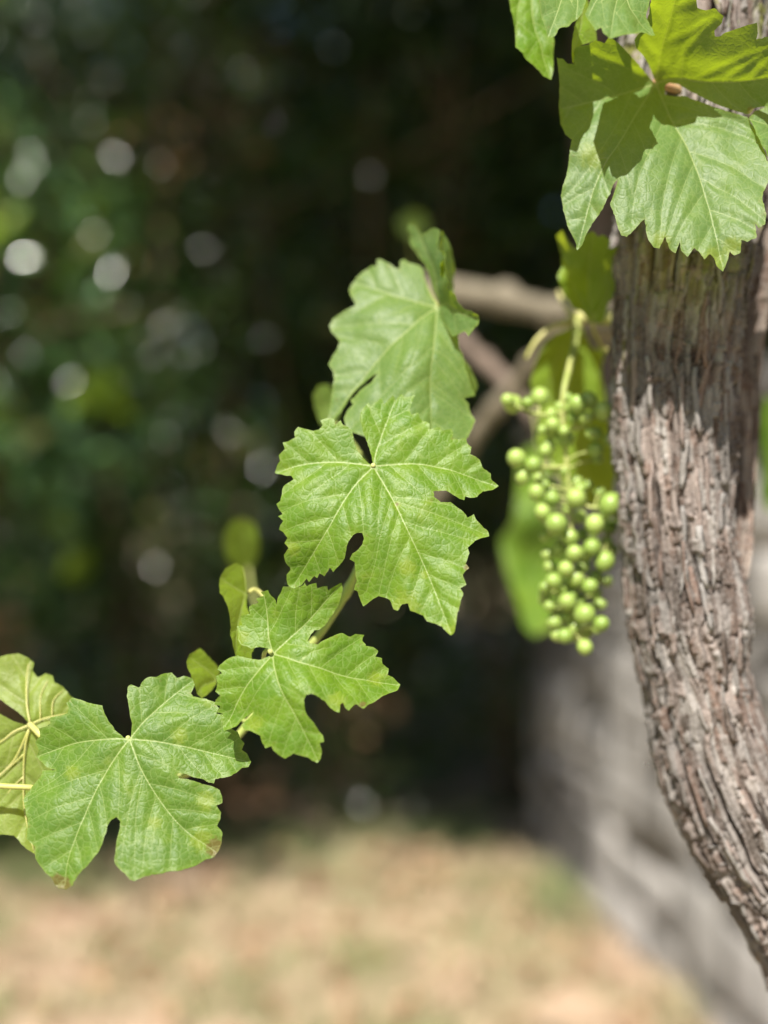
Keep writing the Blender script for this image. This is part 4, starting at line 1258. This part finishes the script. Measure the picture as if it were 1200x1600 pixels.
cane([(682, 456, 1.53, .006), (690, 478, 1.2, .005), (694, 505, .90, .004), (690, 560, .745, .003), (660, 640, .70, .0028), (610, 720, .672, .0026), (585, 820, .660, .0025), (548, 912, .662, .0025), (500, 990, .662, .0025), (440, 1060, .668, .0024),
      (390, 1128, .668, .0023), (340, 1180, .667, .0022), (260, 1222, .664, .002), (170, 1240, .655, .0017), (100, 1238, .642, .0014), (60, 1228, .66, .0011)], 'stem', 120, .06, 'shoot')['label'] = 'slender green shoot carrying the row of leaves'
cane([(1060, 520, .75, .018), (985, 508, .95, .015), (885, 491, 1.28, .015), (800, 474, 1.42, .0165), (715, 457, 1.52, .0185), (650, 450, 1.58, .016), (610, 470, 1.6, .008)], 'cane', 70)['label'] = 'thick tan cane reaching out behind the folded leaf'
cane([(905, 497, 1.22, .007), (850, 545, 1.26, .0075), (800, 605, 1.30, .009), (745, 675, 1.34, .011), (690, 760, 1.38, .009), (660, 820, 1.40, .004)], 'cane', 60)
cane([(660, 448, 1.57, .009), (700, 500, 1.50, .010), (745, 555, 1.44, .010), (800, 605, 1.36, .009), (850, 690, 1.34, .006), (875, 800, 1.34, .005), (872, 880, 1.36, .003)], 'cane_red', 60)
cane([(1010, 505, .715, .005), (960, 498, .76, .0046), (925, 496, .785, .004), (899, 494, .792, .0034), (885, 478, .80, .002), (872, 455, .81, .001)], 'stem_yellow', 40, .1, 'shoot')
cane([(905, 492, .79, .0022), (885, 503, .785, .0022), (862, 512, .782, .002), (842, 528, .78, .0017), (829, 546, .778, .0012), (822, 560, .776, .0008)], 'stem_yellow', 40, .1, 'tendril')

# ---- bunch of unripe grapes
KG = crop(720, 420, 774 / 300)
gd = .727
rach = [(470, 205, .785), (462, 300, .762), (440, 390, .742), (418, 480, 0.727), (408, 575, 0.725), (418, 680, 0.725), (428, 800, 0.725), (440, 950, 0.725), (450, 1150, 0.725), (450, 1330, 0.725), (458, 1470, 0.725)]
armsL = [[(408, 578, 0.725), (350, 590, 0.722), (285, 580, 0.722), (215, 550, 0.722)], [(415, 650, 0.725), (480, 640, 0.717), (545, 595, 0.715), (640, 620, 0.717)],
         [(428, 800, 0.725), (350, 800, 0.722), (250, 790, 0.719)], [(438, 930, 0.725), (520, 960, 0.717), (600, 960, 0.712)], [(446, 1080, 0.725), (380, 1050, 0.717), (320, 980, 0.715)],
         [(450, 1150, 0.725), (540, 1130, 0.719), (590, 1160, 0.717)]]
parts = []
rp = [tuple(P(*p)) for p in KG(rach)]
rad = list(np.linspace(.0024, .0009, len(rp)))
parts.append(tube(rp, rad, 60, 9, .08))
attach = [catmull(np.array(rp), 120)]
for a in armsL:
    w = [tuple(P(*p)) for p in KG(a)]
    parts.append(tube(w, np.linspace(.0016, .0008, len(w)), 20, 7, .08))
    attach.append(catmull(np.array(w), 40))
attach = np.vstack(attach)
berries = [(270, 540, 22), (430, 520, 20), (500, 600, 26), (600, 690, 24), (320, 850, 24), (420, 890, 24), (560, 900, 22), (640, 1010, 22), (350, 1150, 24), (500, 1470, 26), (410, 1400, 24), (590, 1260, 22), (470, 1480, 22), (340, 1330, 22), (320, 517, 36), (210, 545, 36), (190, 530, 26), (470, 550, 36), (515, 530, 33), (575, 575, 37), (640, 605, 28), (640, 640, 33), (540, 665, 28), (375, 630, 30), (405, 680, 33), (355, 715, 28), (545, 727, 28),
           (228, 765, 36), (290, 790, 34), (250, 840, 30), (305, 900, 32), (360, 870, 26), (365, 930, 29), (330, 980, 30), (465, 925, 37), (470, 860, 26), (605, 950, 45), (385, 1030, 43), (540, 1030, 37), (445, 1090, 31),
           (520, 1130, 34), (455, 1140, 33), (590, 1100, 24), (580, 1180, 38), (425, 1210, 31), (465, 1250, 32), (375, 1260, 31), (360, 1200, 24), (415, 1290, 26), (520, 1280, 30), (430, 1340, 33), (545, 1310, 26),
           (380, 1370, 26), (510, 1400, 41), (555, 1425, 30), (375, 1425, 28), (450, 1435, 27), (420, 1480, 30), (500, 1525, 30), (480, 1000, 26), (400, 1130, 26), (500, 1190, 26), (545, 1240, 26), (470, 1330, 28),
           (340, 1080, 20), (510, 870, 18), (560, 1350, 24), (395, 560, 20), (450, 600, 22), (330, 650, 20), (600, 1040, 28), (610, 1130, 24), (430, 970, 22), (490, 1070, 24)]
q = np.random.RandomState(5)
for n_ in range(34):                                   # small berries filling the bunch
    yy_ = q.uniform(560, 1490)
    w_ = 120 if yy_ < 760 else (150 if yy_ < 1000 else 105)
    berries.append((440 + q.uniform(-w_, w_), yy_, q.uniform(17, 27)))
gm = None
bverts = []
# berry mesh: a sphere slightly longer than wide with a small brown style scar pole
nu_, nv_ = 20, 14
vv, ff = [], []
for a in range(nv_ + 1):
    t = math.pi * a / nv_
    for b in range(nu_):
        p_ = 2 * math.pi * b / nu_
        r_ = math.sin(t)
        z = math.cos(t) * 1.07
        if a == nv_: z += .05
        vv.append((r_ * math.cos(p_), r_ * math.sin(p_), z))
for a in range(nv_):
    for b in range(nu_):
        ff.append((a * nu_ + b, (a + 1) * nu_ + b, (a + 1) * nu_ + (b + 1) % nu_, a * nu_ + (b + 1) % nu_))
gm = make_mesh('grape', vv, ff)
gm.materials.append(M['grape'])
gpos = []
for n_, (bx, by, br) in enumerate(berries):
    front = br > 29
    dd = gd + (q.uniform(-.017, -.006) if front else q.uniform(-.004, .014))
    if by < 760: dd = gd + q.uniform(-.010, .004) - (.012 if bx > 440 else 0)
    (px_, py_), = KG([(bx, by)])
    c_ = np.array(P(px_, py_, dd)); r_ = br / 2.58 / F * dd * 1.06
    gpos.append((c_, r_))
for it in range(12):                                   # let the berries settle apart, along the view depth mostly
    for a in range(len(gpos)):
        for b in range(a + 1, len(gpos)):
            d_ = gpos[a][0] - gpos[b][0]
            L = np.linalg.norm(d_); need = (gpos[a][1] + gpos[b][1]) * .99
            if L < need:
                push = d_ / (L + 1e-9); push[0] *= .35; push[2] *= .35
                if abs(push[1]) < .3: push[1] = .5 if a % 2 else -.5
                gpos[a] = (gpos[a][0] + push * (need - L) * .5, gpos[a][1])
                gpos[b] = (gpos[b][0] - push * (need - L) * .5, gpos[b][1])
dirs = []
for c_, r_ in gpos:
    up_ = attach + np.array([0, 0, .006])
    dist = np.linalg.norm(up_ - c_, axis=1)
    t_ = attach[dist.argmin()]
    d_ = t_ - c_; d_ /= np.linalg.norm(d_) + 1e-9
    s_ = c_ + d_ * r_ * .9
    mid = (s_ + t_) / 2 + np.array([0, 0, .0012])
    parts.append(tube([s_, mid, t_], [.0010, .0007, .0008], 8, 6))
    dirs.append(d_)
v, f = join(parts)
bunch = vpart('grape_bunch', v, f, M['stem'])
bunch['label'] = 'bunch of small hard unripe green grapes hanging beside the trunk'
for (c_, r_), d_ in zip(gpos, dirs):
    g = bpy.data.objects.new('grape', gm)
    C.objects.link(g)
    g.parent = bunch
    g.location = Vector(c_) - VO
    g.scale = (r_, r_, r_)
    g.rotation_euler = Vector(d_).to_track_quat('Z', 'Y').to_euler()
